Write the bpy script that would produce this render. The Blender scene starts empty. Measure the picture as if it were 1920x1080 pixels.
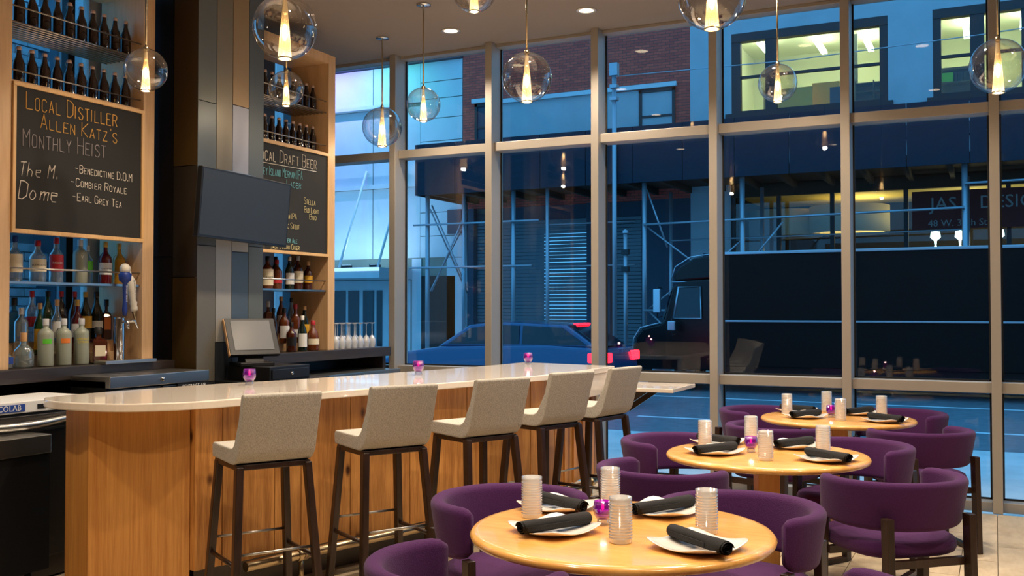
import bpy, bmesh, math, random
from mathutils import Vector, Matrix
random.seed(7)
R = math.radians
S = bpy.context.scene
COL = S.collection

# ------------------------------------------------------------------ camera, sky, exposure
cam_d = bpy.data.cameras.new('camera')
cam = bpy.data.objects.new('camera', cam_d); COL.objects.link(cam)
cam.location = (0, 0, 1.52)
cam.rotation_euler = (R(91.24), 0, R(26.04))
cam_d.sensor_width = 36.0
cam_d.lens = 36.0 * 1854 / 1920
cam_d.clip_end = 200
S.camera = cam
world = bpy.data.worlds.new('dusk'); S.world = world
world.use_nodes = True
bg = world.node_tree.nodes['Background']
bg.inputs['Color'].default_value = (0.10, 0.47, 0.93, 1)
bg.inputs['Strength'].default_value = 1.75
S.view_settings.view_transform = 'Standard'
S.view_settings.look = 'None'
S.view_settings.gamma = 1.0
S.view_settings.use_curve_mapping = False
S.view_settings.exposure = 0.0
CAN_POWER = 52.0
PENDANT_POWER = 5.0

# ------------------------------------------------------------------ helpers: materials
def lin(c):
    return tuple(((v/255)/12.92 if v/255 <= 0.04045 else ((v/255+0.055)/1.055)**2.4) for v in c)
def newmat(name):
    m = bpy.data.materials.new(name); m.use_nodes = True
    return m, m.node_tree.nodes, m.node_tree.links, m.node_tree.nodes['Principled BSDF']
def mat(name, rgb, rough=0.5, metal=0.0, emit=None, estr=0.0, var=0.0, scale=8.0, stretch=(1,1,1), bump=0.0, spec=0.5, coat=0.0, sheen=0.0):
    m, n, l, b = newmat(name)
    c = lin(rgb) + (1,)
    b.inputs['Base Color'].default_value = c
    b.inputs['Roughness'].default_value = rough
    b.inputs['Metallic'].default_value = metal
    b.inputs['Specular IOR Level'].default_value = spec
    b.inputs['Coat Weight'].default_value = coat
    b.inputs['Sheen Weight'].default_value = sheen
    if emit:
        b.inputs['Emission Color'].default_value = lin(emit) + (1,)
        b.inputs['Emission Strength'].default_value = estr
    if var or bump:
        tc = n.new('ShaderNodeTexCoord'); mp = n.new('ShaderNodeMapping')
        mp.inputs['Scale'].default_value = stretch
        nz = n.new('ShaderNodeTexNoise'); nz.inputs['Scale'].default_value = scale; nz.inputs['Detail'].default_value = 5
        l.new(tc.outputs['Object'], mp.inputs['Vector']); l.new(mp.outputs['Vector'], nz.inputs['Vector'])
        if var:
            rp = n.new('ShaderNodeValToRGB')
            rp.color_ramp.elements[0].position = 0.3; rp.color_ramp.elements[1].position = 0.7
            rp.color_ramp.elements[0].color = tuple(v*(1-var) for v in c[:3]) + (1,)
            rp.color_ramp.elements[1].color = tuple(min(1, v*(1+var)) for v in c[:3]) + (1,)
            l.new(nz.outputs['Fac'], rp.inputs['Fac']); l.new(rp.outputs['Color'], b.inputs['Base Color'])
        if bump:
            bp = n.new('ShaderNodeBump'); bp.inputs['Strength'].default_value = bump; bp.inputs['Distance'].default_value = 0.01
            l.new(nz.outputs['Fac'], bp.inputs['Height']); l.new(bp.outputs['Normal'], b.inputs['Normal'])
    return m
def wood(name, dark, light, rough=0.35, grain=(30, 30, 1.4), knots=False, perobj=True, coat=0.0):
    m, n, l, b = newmat(name)
    b.inputs['Roughness'].default_value = rough; b.inputs['Coat Weight'].default_value = coat
    tc = n.new('ShaderNodeTexCoord'); oi = n.new('ShaderNodeObjectInfo')
    ad = n.new('ShaderNodeVectorMath'); ad.operation = 'ADD'
    sc = n.new('ShaderNodeVectorMath'); sc.operation = 'SCALE'; sc.inputs[0].default_value = (7, 13, 5)
    l.new(oi.outputs['Random'], sc.inputs['Scale'])
    l.new(tc.outputs['Object'], ad.inputs[0]); l.new(sc.outputs['Vector'], ad.inputs[1])
    mp = n.new('ShaderNodeMapping'); mp.inputs['Scale'].default_value = grain
    l.new(ad.outputs['Vector'], mp.inputs['Vector'])
    n1 = n.new('ShaderNodeTexNoise'); n1.inputs['Scale'].default_value = 1.0; n1.inputs['Detail'].default_value = 3; n1.inputs['Distortion'].default_value = 0.6
    l.new(mp.outputs['Vector'], n1.inputs['Vector'])
    n2 = n.new('ShaderNodeTexNoise'); n2.inputs['Scale'].default_value = 7.0; n2.inputs['Detail'].default_value = 4
    l.new(mp.outputs['Vector'], n2.inputs['Vector'])
    mx = n.new('ShaderNodeMix'); mx.data_type = 'FLOAT'; mx.inputs['Factor'].default_value = 0.4
    l.new(n1.outputs['Fac'], mx.inputs[2]); l.new(n2.outputs['Fac'], mx.inputs[3])
    rp = n.new('ShaderNodeValToRGB')
    rp.color_ramp.elements[0].position = 0.33; rp.color_ramp.elements[0].color = lin(dark) + (1,)
    rp.color_ramp.elements[1].position = 0.62; rp.color_ramp.elements[1].color = lin(light) + (1,)
    l.new(mx.outputs[0], rp.inputs['Fac'])
    out = rp.outputs['Color']
    if perobj:
        hs = n.new('ShaderNodeHueSaturation')
        mr = n.new('ShaderNodeMapRange'); mr.inputs['To Min'].default_value = 0.78; mr.inputs['To Max'].default_value = 1.18
        l.new(oi.outputs['Random'], mr.inputs['Value']); l.new(mr.outputs['Result'], hs.inputs['Value'])
        l.new(out, hs.inputs['Color']); out = hs.outputs['Color']
    if knots:
        vo = n.new('ShaderNodeTexVoronoi'); vo.inputs['Scale'].default_value = 1.0
        mk = n.new('ShaderNodeMapping'); mk.inputs['Scale'].default_value = (6, 6, 3.2)
        l.new(ad.outputs['Vector'], mk.inputs['Vector']); l.new(mk.outputs['Vector'], vo.inputs['Vector'])
        kr = n.new('ShaderNodeValToRGB'); kr.color_ramp.elements[0].position = 0.05; kr.color_ramp.elements[0].color = (0.12, 0.06, 0.03, 1)
        kr.color_ramp.elements[1].position = 0.14; kr.color_ramp.elements[1].color = (1, 1, 1, 1)
        l.new(vo.outputs['Distance'], kr.inputs['Fac'])
        mm = n.new('ShaderNodeMix'); mm.data_type = 'RGBA'; mm.blend_type = 'MULTIPLY'; mm.inputs['Factor'].default_value = 1.0
        l.new(out, mm.inputs[6]); l.new(kr.outputs['Color'], mm.inputs[7]); out = mm.outputs[2]
    l.new(out, b.inputs['Base Color'])
    return m
def glass(name, tint=(255, 255, 255), rough=0.0, refl=0.1, body=0.0, bodyc=(255, 255, 255)):
    """thin clear glass: what lies behind shows through, plus a mirror reflection"""
    m, n, l, b = newmat(name)
    n.remove(b); out = n['Material Output']
    tr = n.new('ShaderNodeBsdfTransparent'); tr.inputs['Color'].default_value = lin(tint) + (1,)
    gl = n.new('ShaderNodeBsdfGlossy'); gl.inputs['Roughness'].default_value = rough
    lw = n.new('ShaderNodeLayerWeight'); lw.inputs['Blend'].default_value = 0.35
    mr = n.new('ShaderNodeMapRange'); mr.inputs['To Min'].default_value = refl*0.45; mr.inputs['To Max'].default_value = min(1, refl*5)
    l.new(lw.outputs['Facing'], mr.inputs['Value'])
    mx = n.new('ShaderNodeMixShader'); l.new(mr.outputs['Result'], mx.inputs['Fac'])
    src = tr.outputs[0]
    if body:
        df = n.new('ShaderNodeBsdfDiffuse'); df.inputs['Color'].default_value = lin(bodyc) + (1,)
        m2 = n.new('ShaderNodeMixShader'); m2.inputs['Fac'].default_value = body
        l.new(tr.outputs[0], m2.inputs[1]); l.new(df.outputs[0], m2.inputs[2]); src = m2.outputs[0]
    l.new(src, mx.inputs[1]); l.new(gl.outputs[0], mx.inputs[2]); l.new(mx.outputs[0], out.inputs['Surface'])
    return m
def brickmat(name, c1, c2, mortar, scale=1.0, bw=0.22, bh=0.075):
    m, n, l, b = newmat(name); b.inputs['Roughness'].default_value = 0.85
    tc = n.new('ShaderNodeTexCoord'); sp = n.new('ShaderNodeSeparateXYZ'); cb = n.new('ShaderNodeCombineXYZ')
    l.new(tc.outputs['Object'], sp.inputs[0]); l.new(sp.outputs['X'], cb.inputs['X']); l.new(sp.outputs['Z'], cb.inputs['Y'])
    bt = n.new('ShaderNodeTexBrick'); bt.inputs['Scale'].default_value = scale
    bt.inputs['Brick Width'].default_value = bw; bt.inputs['Row Height'].default_value = bh; bt.inputs['Mortar Size'].default_value = 0.008
    bt.inputs['Color1'].default_value = lin(c1)+(1,); bt.inputs['Color2'].default_value = lin(c2)+(1,); bt.inputs['Mortar'].default_value = lin(mortar)+(1,)
    l.new(cb.outputs[0], bt.inputs['Vector']); l.new(bt.outputs['Color'], b.inputs['Base Color'])
    return m
MT = {}
MT['oak'] = wood('oak_veneer', (176, 112, 48), (206, 146, 74), 0.38, (46, 46, 1.1), perobj=False)
MT['plank'] = wood('rustic_oak', (150, 92, 38), (206, 146, 78), 0.45, (26, 26, 1.4), knots=True)
MT['cab'] = wood('cabinet_maple', (196, 156, 112), (214, 176, 132), 0.45, (10, 10, 0.8), perobj=False)
MT['frame'] = wood('frame_maple', (205, 160, 105), (222, 180, 124), 0.45, (10, 10, 0.8), perobj=False)
MT['tabletop'] = wood('honey_beech', (216, 152, 74), (232, 174, 96), 0.22, (3, 22, 22), perobj=False, coat=0.3)
MT['post'] = wood('honey_post', (206, 144, 66), (226, 168, 90), 0.35, (16, 16, 1), perobj=False)
MT['dwood'] = wood('dark_walnut', (30, 18, 12), (54, 35, 26), 0.35, (20, 20, 2), perobj=False)
MT['counter'] = wood('espresso_counter', (40, 33, 30), (58, 49, 45), 0.4, (18, 1.2, 18), perobj=False)
MT['floor'] = wood('stone_plank', (188, 166, 136), (216, 196, 166), 0.32, (5, 2, 5))
MT['grout'] = mat('grout', (120, 104, 86), 0.9)
MT['quartz'] = mat('white_quartz', (236, 222, 206), 0.1, var=0.03, scale=30, coat=0.4)
MT['purple'] = mat('purple_wool', (68, 31, 76), 0.9, var=0.12, scale=260, bump=0.25, spec=0.12, sheen=0.08)
MT['linen'] = mat('oatmeal_linen', (176, 170, 160), 0.95, var=0.22, scale=210, stretch=(1, 1, 0.6), bump=0.4, spec=0.1)
MT['steel'] = mat('brushed_steel', (176, 172, 166), 0.3, 1.0)
MT['dsteel'] = mat('dark_steel', (92, 88, 84), 0.32, 1.0)
MT['chrome'] = mat('chrome', (225, 225, 225), 0.08, 1.0)
MT['brass'] = mat('satin_brass', (196, 176, 142), 0.25, 1.0)
MT['black'] = mat('matt_black', (14, 13, 13), 0.5)
MT['plastic'] = mat('black_plastic', (22, 22, 24), 0.35)
MT['screen'] = mat('screen_glass', (44, 47, 50), 0.35)
MT['possc'] = mat('pos_screen', (112, 114, 118), 0.2)
MT['board'] = mat('chalkboard', (30, 29, 28), 0.8, var=0.15, scale=3)
for k, c in {'chalk_y': (214, 164, 84), 'chalk_g': (150, 142, 146), 'chalk_w': (226, 216, 204), 'chalk_c': (130, 200, 214), 'chalk_p': (226, 214, 164)}.items():
    MT[k] = mat(k, c, 0.95)
MT['ceil'] = mat('ceiling_paint', (150, 136, 124), 0.9)
MT['wall'] = mat('wall_paint', (168, 150, 130), 0.9)
MT['alu'] = mat('champagne_aluminium', (168, 160, 150), 0.42, 0.3)
MT['pane'] = glass('window_glass', (246, 250, 252), 0.0, 0.06)
MT['globe'] = glass('globe_glass', (250, 248, 244), 0.0, 0.16)
MT['tumbler'] = glass('pressed_glass', (246, 242, 236), 0.08, 0.25, 0.46, (255, 255, 255))
MT['stem'] = glass('wine_glass', (244, 246, 250), 0.0, 0.3, 0.5, (255, 255, 255))
MT['flute'] = glass('fluted_amber_glass', (255, 238, 204), 0.15, 0.12, 0.4, (255, 240, 208))
MT['bulb'] = mat('bulb', (255, 230, 190), 0.5, emit=(255, 232, 192), estr=34)
MT['canlight'] = mat('can_lens', (255, 240, 220), 0.5, emit=(255, 222, 180), estr=9)
MT['white'] = mat('white_porcelain', (236, 230, 222), 0.12, coat=0.3)
MT['napkin'] = mat('black_linen', (20, 19, 20), 0.9, bump=0.2, scale=180)
MT['violet'] = glass('violet_glass', (176, 40, 190), 0.0, 0.14, 0.3, (140, 20, 170))
MT['clear'] = glass('clear_glass', (240, 240, 246), 0.0, 0.2, 0.06)
MT['wax'] = mat('wax', (210, 60, 215), 0.5, emit=(220, 40, 210), estr=0.5)
MT['flame'] = mat('flame', (255, 210, 120), 0.5, emit=(255, 190, 90), estr=22)
def tintmat(name, rgb, rough=0.05):
    return mat(name, rgb, rough, coat=0.6)
MT['brown'] = tintmat('brown_bottle', (34, 17, 10))
MT['amber'] = tintmat('amber_whisky', (100, 48, 18))
MT['damber'] = tintmat('dark_whisky', (70, 28, 12))
MT['green'] = tintmat('green_bottle', (24, 66, 26))
MT['dgreen'] = tintmat('dark_green_bottle', (16, 28, 18))
MT['red'] = tintmat('red_liqueur', (92, 12, 18))
MT['bluegin'] = tintmat('blue_gin', (34, 96, 128))
MT['gold'] = tintmat('gold_liqueur', (176, 128, 36))
MT['frost'] = mat('frosted_bottle', (146, 150, 134), 0.4, coat=0.2)
MT['cbottle'] = glass('clear_bottle', (214, 224, 226), 0.02, 0.2, 0.22, (190, 205, 208))
for k, c in {'cap_red': (170, 30, 40), 'cap_black': (20, 18, 18), 'cap_gold': (190, 150, 70), 'cap_cork': (196, 150, 100), 'cap_silver': (190, 190, 192), 'cap_blue': (30, 60, 130), 'cap_white': (225, 220, 212), 'lab_cream': (226, 214, 186), 'lab_white': (228, 226, 222), 'lab_yellow': (222, 170, 50), 'lab_red': (186, 40, 50), 'lab_black': (24, 22, 24), 'lab_green': (92, 190, 50), 'lab_orange': (226, 124, 50), 'lab_blue': (40, 70, 150), 'ink_blue': (28, 60, 140), 'ink_black': (20, 18, 18), 'ink_white': (232, 230, 226), 'ink_yellow': (228, 200, 40), 'porc': (186, 156, 142), 'tap_blue': (28, 58, 142), 'tap_white': (226, 218, 204)}.items():
    MT[k] = mat(k, c, 0.45)
for i, c in enumerate([(98, 102, 98), (120, 112, 96), (148, 124, 92), (140, 142, 152), (84, 90, 92), (110, 105, 94), (156, 152, 144), (78, 92, 104), (50, 52, 56)]):
    MT['panel%d' % i] = mat('metal_panel_%d' % i, c, 0.45, 0.25)
MT['panel_dark'] = mat('bronze_dark_panel', (26, 20, 15), 0.4, 0.3)
MT['panel_gold'] = mat('bronze_gold_panel', (74, 54, 20), 0.4, 0.3)
MT['panel_bronze'] = mat('bronze_panel', (46, 39, 31), 0.4, 0.3)
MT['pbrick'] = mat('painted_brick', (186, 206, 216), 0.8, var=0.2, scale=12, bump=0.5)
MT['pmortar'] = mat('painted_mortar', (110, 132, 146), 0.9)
MT['pale'] = mat('pale_stucco', (168, 172, 176), 0.8, var=0.06, scale=1.5)
MT['siding'] = mat('pale_siding', (196, 200, 204), 0.6, var=0.05, scale=2)
MT['fbrick'] = brickmat('far_brick', (226, 84, 64), (190, 66, 54), (120, 62, 56))
MT['darkfr'] = mat('dark_window_frame', (24, 26, 30), 0.5)
MT['shed'] = mat('shed_plywood', (17, 25, 42), 0.8, var=0.25, scale=3, stretch=(1, 1, 4))
MT['shedsoffit'] = mat('shed_soffit', (60, 46, 34), 0.9)
MT['scaf'] = mat('galvanised_pipe', (168, 172, 180), 0.4, 0.6)
MT['shutter'] = mat('roller_shutter', (92, 98, 104), 0.45, 0.5)
MT['asphalt'] = mat('asphalt', (112, 118, 124), 0.55, var=0.2, scale=6)
MT['sidewalk'] = mat('concrete_sidewalk', (212, 212, 208), 0.7, var=0.1, scale=3)
MT['roadpaint'] = mat('road_paint', (225, 228, 230), 0.6)
MT['office'] = mat('office_wall', (222, 222, 188), 0.9)
MT['offyel'] = mat('yellow_partition', (216, 168, 48), 0.8)
MT['offgrey'] = mat('grey_partition', (120, 128, 118), 0.8)
MT['tube'] = mat('fluorescent_tube', (250, 255, 235), 0.5, emit=(250, 255, 214), estr=20)
MT['ledstrip'] = mat('canopy_led', (220, 240, 255), 0.5, emit=(190, 225, 255), estr=1.2)
MT['shelfm'] = mat('steel_shelf', (90, 86, 62), 0.6)
MT['binder'] = mat('dark_binder', (40, 44, 46), 0.6)
MT['truck'] = mat('black_truck_paint', (7, 8, 10), 0.3, spec=0.3)
MT['cargo'] = mat('black_cargo_side', (6, 7, 8), 0.6, spec=0.15)
MT['trail'] = mat('aluminium_rail', (190, 196, 204), 0.3, 0.9)
MT['rubber'] = mat('tyre_rubber', (16, 16, 17), 0.8)
MT['carblue'] = mat('blue_car_paint', (40, 78, 116), 0.25, 0.3, coat=0.6)
MT['dglass'] = mat('dark_glass', (22, 30, 40), 0.06)
MT['taillamp'] = mat('tail_lamp', (255, 40, 50), 0.3, emit=(255, 24, 40), estr=7)
MT['shopceil'] = mat('shop_ceiling', (214, 190, 110), 0.9)
MT['shopdark'] = mat('shop_dark', (40, 38, 34), 0.9)
MT['sign_red'] = mat('maroon_banner', (96, 32, 30), 0.8)
MT['sign_text'] = mat('banner_lettering', (150, 146, 140), 0.8)
MT['drum'] = mat('drum_shade', (206, 196, 160), 0.8)
MT['shopglow'] = mat('shop_lamp', (255, 250, 230), 0.5, emit=(225, 255, 240), estr=5)
MT['ledgreen'] = mat('led_lens', (120, 255, 160), 0.5, emit=(60, 255, 130), estr=8)

# ------------------------------------------------------------------ helpers: meshes
class MB:
    def __init__(s): s.v = []; s.f = []; s.sm = []
    def add(s, vs, fs, smooth=False, mtx=None):
        o = len(s.v)
        s.v += [tuple(mtx @ Vector(p)) if mtx else tuple(p) for p in vs]
        s.f += [tuple(i+o for i in f) for f in fs]; s.sm += [smooth]*len(fs)
        return s
    def box(s, x0, x1, y0, y1, z0, z1, mtx=None):
        return s.add([(x0,y0,z0),(x1,y0,z0),(x1,y1,z0),(x0,y1,z0),(x0,y0,z1),(x1,y0,z1),(x1,y1,z1),(x0,y1,z1)],
                     [(0,3,2,1),(4,5,6,7),(0,1,5,4),(1,2,6,5),(2,3,7,6),(3,0,4,7)], False, mtx)
    def prism(s, poly, z0, z1, mtx=None, smooth=False):
        n = len(poly)
        s.add([(p[0],p[1],z0) for p in poly] + [(p[0],p[1],z1) for p in poly],
              [tuple(range(n-1,-1,-1)), tuple(range(n,2*n))], False, mtx)
        o = len(s.v)-2*n
        for i in range(n):
            j = (i+1) % n
            s.f.append((o+i, o+j, o+n+j, o+n+i)); s.sm.append(smooth)
        return s
    def lathe(s, prof, seg=20, mtx=None, a0=0.0, a1=2*math.pi, smooth=True, closed=True):
        full = abs(a1-a0-2*math.pi) < 1e-6
        k = seg if full else seg+1
        vs = []
        for r, z in prof:
            for i in range(k):
                a = a0+(a1-a0)*i/seg; vs.append((r*math.cos(a), r*math.sin(a), z))
        fs = []
        for j in range(len(prof)-1):
            for i in range(seg):
                a = j*k+i; b = j*k+(i+1) % k
                fs.append((a, b, b+k, a+k))
        return s.add(vs, fs, smooth, mtx)
    def tube(s, pts, r, seg=8, mtx=None, cap=True, smooth=True):
        pts = [Vector(p) for p in pts]; n = len(pts); vs = []
        rr = r if isinstance(r, (list, tuple)) else [r]*n
        ref = None
        for i, p in enumerate(pts):
            t = (pts[min(i+1,n-1)]-pts[max(i-1,0)]).normalized()
            if ref is None:
                ref = Vector((0,0,1)) if abs(t.z) < 0.9 else Vector((1,0,0))
            u = t.cross(ref).normalized(); w = u.cross(t).normalized(); ref = w
            for k in range(seg):
                a = 2*math.pi*k/seg; vs.append(tuple(p+u*math.cos(a)*rr[i]+w*math.sin(a)*rr[i]))
        fs = []
        for i in range(n-1):
            for k in range(seg):
                a = i*seg+k; b = i*seg+(k+1) % seg; fs.append((a, b, b+seg, a+seg))
        o = len(s.v); s.add(vs, fs, smooth, mtx)
        if cap:
            s.f.append(tuple(o+k for k in range(seg-1,-1,-1))); s.sm.append(False)
            s.f.append(tuple(o+(n-1)*seg+k for k in range(seg))); s.sm.append(False)
        return s
    def bar(s, a, b, w, d):
        """rectangular bar from a to b, w wide (x) and d deep (y)"""
        a = Vector(a); b = Vector(b); hw, hd = w/2, d/2; vs = []
        for p in (a, b):
            vs += [(p.x-hw,p.y-hd,p.z),(p.x+hw,p.y-hd,p.z),(p.x+hw,p.y+hd,p.z),(p.x-hw,p.y+hd,p.z)]
        return s.add(vs, [(0,3,2,1),(4,5,6,7),(0,1,5,4),(1,2,6,5),(2,3,7,6),(3,0,4,7)])
    def mesh(s, name):
        me = bpy.data.meshes.new(name); me.from_pydata(s.v, [], s.f)
        me.polygons.foreach_set('use_smooth', s.sm)
        bm = bmesh.new(); bm.from_mesh(me); bmesh.ops.recalc_face_normals(bm, faces=bm.faces); bm.to_mesh(me); bm.free()
        return me
    def build(s, name, m, parent=None, bevel=0.0, seg=2):
        return link(name, s.mesh(name), m, parent, bevel, seg)
def link(name, me, m, parent=None, bevel=0.0, seg=2, loc=None, rz=None):
    if isinstance(m, str): m = MT[m]
    if m and not me.materials: me.materials.append(m)
    o = bpy.data.objects.new(name, me); COL.objects.link(o)
    if parent: o.parent = parent
    if bevel:
        b = o.modifiers.new('bevel', 'BEVEL'); b.width = bevel; b.segments = seg; b.limit_method = 'ANGLE'; b.angle_limit = R(40)
    if loc: o.location = loc
    if rz is not None: o.rotation_euler = (0, 0, rz)
    return o
def tag(o, label, cat, group=None):
    o['label'] = label; o['category'] = cat
    if group: o['group'] = group
    return o
def thing(name, label, cat, loc=(0,0,0), rz=0.0, group=None):
    o = bpy.data.objects.new(name, None); COL.objects.link(o); o.empty_display_size = 0.05
    o.location = loc; o.rotation_euler = (0,0,rz)
    return tag(o, label, cat, group)
def struct(o): o['kind'] = 'structure'; return o
def sempty(name, loc=(0,0,0)):
    o = bpy.data.objects.new(name, None); COL.objects.link(o); o.location = loc; return struct(o)
def dup(root, loc, rz, label, group=None):
    r = root.copy(); COL.objects.link(r); r.location = loc; r.rotation_euler = (0,0,rz); r['label'] = label
    if group: r['group'] = group
    for ch in list(root.children):
        c = ch.copy(); COL.objects.link(c); c.parent = r
        for g in list(ch.children):
            d = g.copy(); COL.objects.link(d); d.parent = c
    return r
ORD = ['first','second','third','fourth','fifth','sixth','seventh','eighth','ninth','tenth','eleventh','twelfth','thirteenth','fourteenth','fifteenth']
def textmesh(body, size):
    cu = bpy.data.curves.new('lettering', 'FONT'); cu.body = body; cu.size = size; cu.align_x = 'CENTER'; cu.align_y = 'CENTER'; cu.resolution_u = 2
    o = bpy.data.objects.new('lettering', cu)
    me = bpy.data.meshes.new_from_object(o); bpy.data.objects.remove(o); bpy.data.curves.remove(cu)
    return me
def text_on(body, size, fn, m, parent, name='lettering', sx=1.0):
    me = textmesh(body, size)
    for v in me.vertices: v.co = Vector(fn(v.co.x*sx, v.co.y))
    return link(name, me, m, parent)

# stroke alphabet for chalk writing, grid 4 x 6
GL = {'A':'002640|1232','B':'00063645443303|3342413000','C':'4536160501103041','D':'00062645412000','E':'40000646|0333','F':'000646|0333','G':'45361605011030414323','H':'0006|4046|0343','I':'0006','J':'0110203136','K':'0006|460340','L':'060040','M':'0006234640','N':'00064046','O':'103041453616050110','P':'00063645443303','R':'00063645443303|2340','S':'45361605044241301001','T':'0646|2026','U':'060110304146','V':'062046','W':'0610233046','Y':'062346|2320','Z':'06460040','-':'0333','.':'1011',"'":'1615',
      'h_':'0006|0213233230','e_':'0232331303011030','o_':'100102132332312010','m_':'0003|0213232220|2233434240'}
def chalk(board, s, y0, y1, z0, z1, cap, m, x, script=False):
    """one line of chalk writing on the plane X = x, running along +Y from y0 to y1"""
    seq = []; pos = 0.0; wi = 0
    for ch in s:
        if ch == ' ': pos += 3.0; wi += 1; continue
        low = ch.islower()
        g = GL.get(ch+'_') if (script and low) else GL.get(ch.upper())
        k = 1.0 if (not low or script) else 0.72
        w = 1.0 if ch in "I.'i" else 4.0
        seq.append((g, pos, k, wi)); pos += (w*k+1.6)
    sc = (y1-y0)/(pos-1.6); mb = MB(); wd = 0
    for g, p, k, wi in seq:
        if wi != wd: mb.build('chalk_lettering', m, board); mb = MB(); wd = wi
        if not g: continue
        for st in g.split('|'):
            pts = []
            for i in range(0, len(st), 2):
                gx, gy = int(st[i]), int(st[i+1])
                u = p + gx*k + (gy*0.22 if script else 0) + random.uniform(-.12,.12)
                t = u*sc; zz = z0+(z1-z0)*t/(y1-y0) + gy/6*cap*k + random.uniform(-.02,.02)*cap
                pts.append((x, y0+t, zz))
            for a, b in zip(pts[:-1], pts[1:]):
                mb.tube([a, b], max(0.002, cap*0.026), 4, cap=False, smooth=False)
    return mb.build('chalk_lettering', m, board)

# ------------------------------------------------------------------ the room
CZ = 4.03
fl = struct(MB().box(-6.3, 4.2, -3.2, 8.2, -0.12, -0.012).build('floor', 'grout'))
pm = MB().box(-0.098, 0.098, -0.597, 0.597, -0.012, 0.0).mesh('plank'); pm.materials.append(MT['floor'])
for i in range(31):
    off = (i*0.43) % 1.2
    for j in range(7):
        y = 1.4+off+j*1.2
        if y+0.6 > 8.19: continue
        link('plank', pm, None, fl, loc=(-4.5+i*0.2, y, 0))
# the strip along the glass, cut planks
pm2 = {}
for i in range(31):
    off = (i*0.43) % 1.2
    last = max(1.4+off+j*1.2+0.6 for j in range(7) if 1.4+off+j*1.2+0.6 <= 8.19)
    ln = 8.19-last
    if ln > 0.03:
        link('plank', MB().box(-0.098, 0.098, 0.003, ln, -0.012, 0.0).mesh('plank'), 'floor', fl, loc=(-4.5+i*0.2, last, 0))
struct(MB().box(-6.3, 4.2, -3.2, 8.45, CZ, CZ+0.2).build('ceiling', 'ceil'))
MT['bluewall'] = mat('slate_paint', (58, 66, 80), 0.8)
wl = MB()
wl.box(-6.3, -6.2, -3.2, 3.4, 0, CZ).box(-6.3, -6.2, 5.37, 7.5, 0, CZ).box(-6.3, -6.2, 7.75, 8.45, 0, CZ)
wl.box(-6.3, -6.2, 3.4, 5.37, 0, 1.15).box(-6.3, -6.2, 3.4, 5.37, 3.95, CZ).box(-6.3, -6.2, 7.5, 7.75, 0, 1.15).box(-6.3, -6.2, 7.5, 7.75, 3.95, CZ)
struct(wl.build('wall_left', 'bluewall'))
struct(MB().box(4.2, 4.3, -3.2, 8.45, 0, CZ).build('wall_right', 'wall'))
struct(MB().box(-6.3, 4.3, -3.3, -3.2, 0, CZ).build('wall_back', 'wall'))
w = sempty('window_1', (-6.2, 3.4, 1.15))
MB().box(0.02, 0.04, 0.0, 1.97, 0, 2.8).build('pane', 'pane', w)
MB().box(-0.02, 0.05, 1.7, 1.76, 0, 2.8).build('mullion', 'darkfr', w)
MB().box(-0.01, 0.06, 1.88, 2.02, 0, 2.8).build('jamb', 'lab_white', w)
w = sempty('window_2', (-6.2, 7.5, 1.15))
MB().box(0.02, 0.04, 0, 0.25, 0, 2.8).build('pane', 'pane', w)
# alley behind: painted brick wall with every brick, then plain render
bw = thing('brick_wall', 'blue-lit painted brick wall behind the shelves of the left cabinet', 'wall', (-7.3, 4.2, 0))
MB().box(-0.2, 0, 0, 1.75, 0.9, 4.6).build('mortar_bed', 'pmortar', bw)
bm1 = MB().box(0, 0.02, 0.004, 0.216, 0.004, 0.07).mesh('brick'); bm1.materials.append(MT['pbrick'])
nb = 0
for r in range(44):
    for c in range(-1, 9):
        y = c*0.22+(r % 2)*0.11; z = 1.1+r*0.075
        if y < 0 or y+0.22 > 1.75 or (2.0 < z < 2.75) or nb >= 298: continue
        nb += 1; link('brick', bm1, None, bw, loc=(random.uniform(-0.004, 0.006), y, z))
tag(MB().box(-7.5, -7.25, 5.96, 9.6, -0.1, 4.6).build('alley_wall', 'siding'), 'pale rendered alley wall glimpsed through slit behind right cabinet', 'wall')

# curtain wall: mullions (trim), bays of glass (window)
GX = [-6.385, -5.32, -4.255, -3.19, -2.125, -1.06, 0.005, 1.07, 2.135, 3.2, 4.2]
for i, x in enumerate(GX):
    struct(MB().box(x-0.035, x+0.035, 8.2, 8.44, 0, CZ).build('trim_%d' % (i+1), 'alu', bevel=0.004))
for i in range(len(GX)-1):
    a, b = GX[i]+0.035, GX[i+1]-0.035
    w = sempty('window_%d' % (i+3), (a, 8.4, 0)); L = b-a
    for nm, z0, z1, y0 in (('transom', 3.01, 3.09, -0.14), ('transom', 0.89, 0.97, -0.14), ('sill', 0, 0.075, -0.13), ('head', CZ-0.03, CZ, -0.1)):
        MB().box(0, L, y0, 0.035, z0, z1).build(nm, 'alu', w, bevel=0.003)
    for z0, z1 in ((0.075, 0.89), (0.97, 3.01), (3.09, CZ-0.03)):
        MB().box(0, L, 0, 0.012, z0, z1).build('pane', 'pane', w)
        MB().box(0, L, -0.012, 0, z0, z0+0.014).box(0, 0.014, -0.012, 0, z0, z1).box(L-0.014, L, -0.012, 0, z0, z1).build('gasket', 'black', w)

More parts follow.
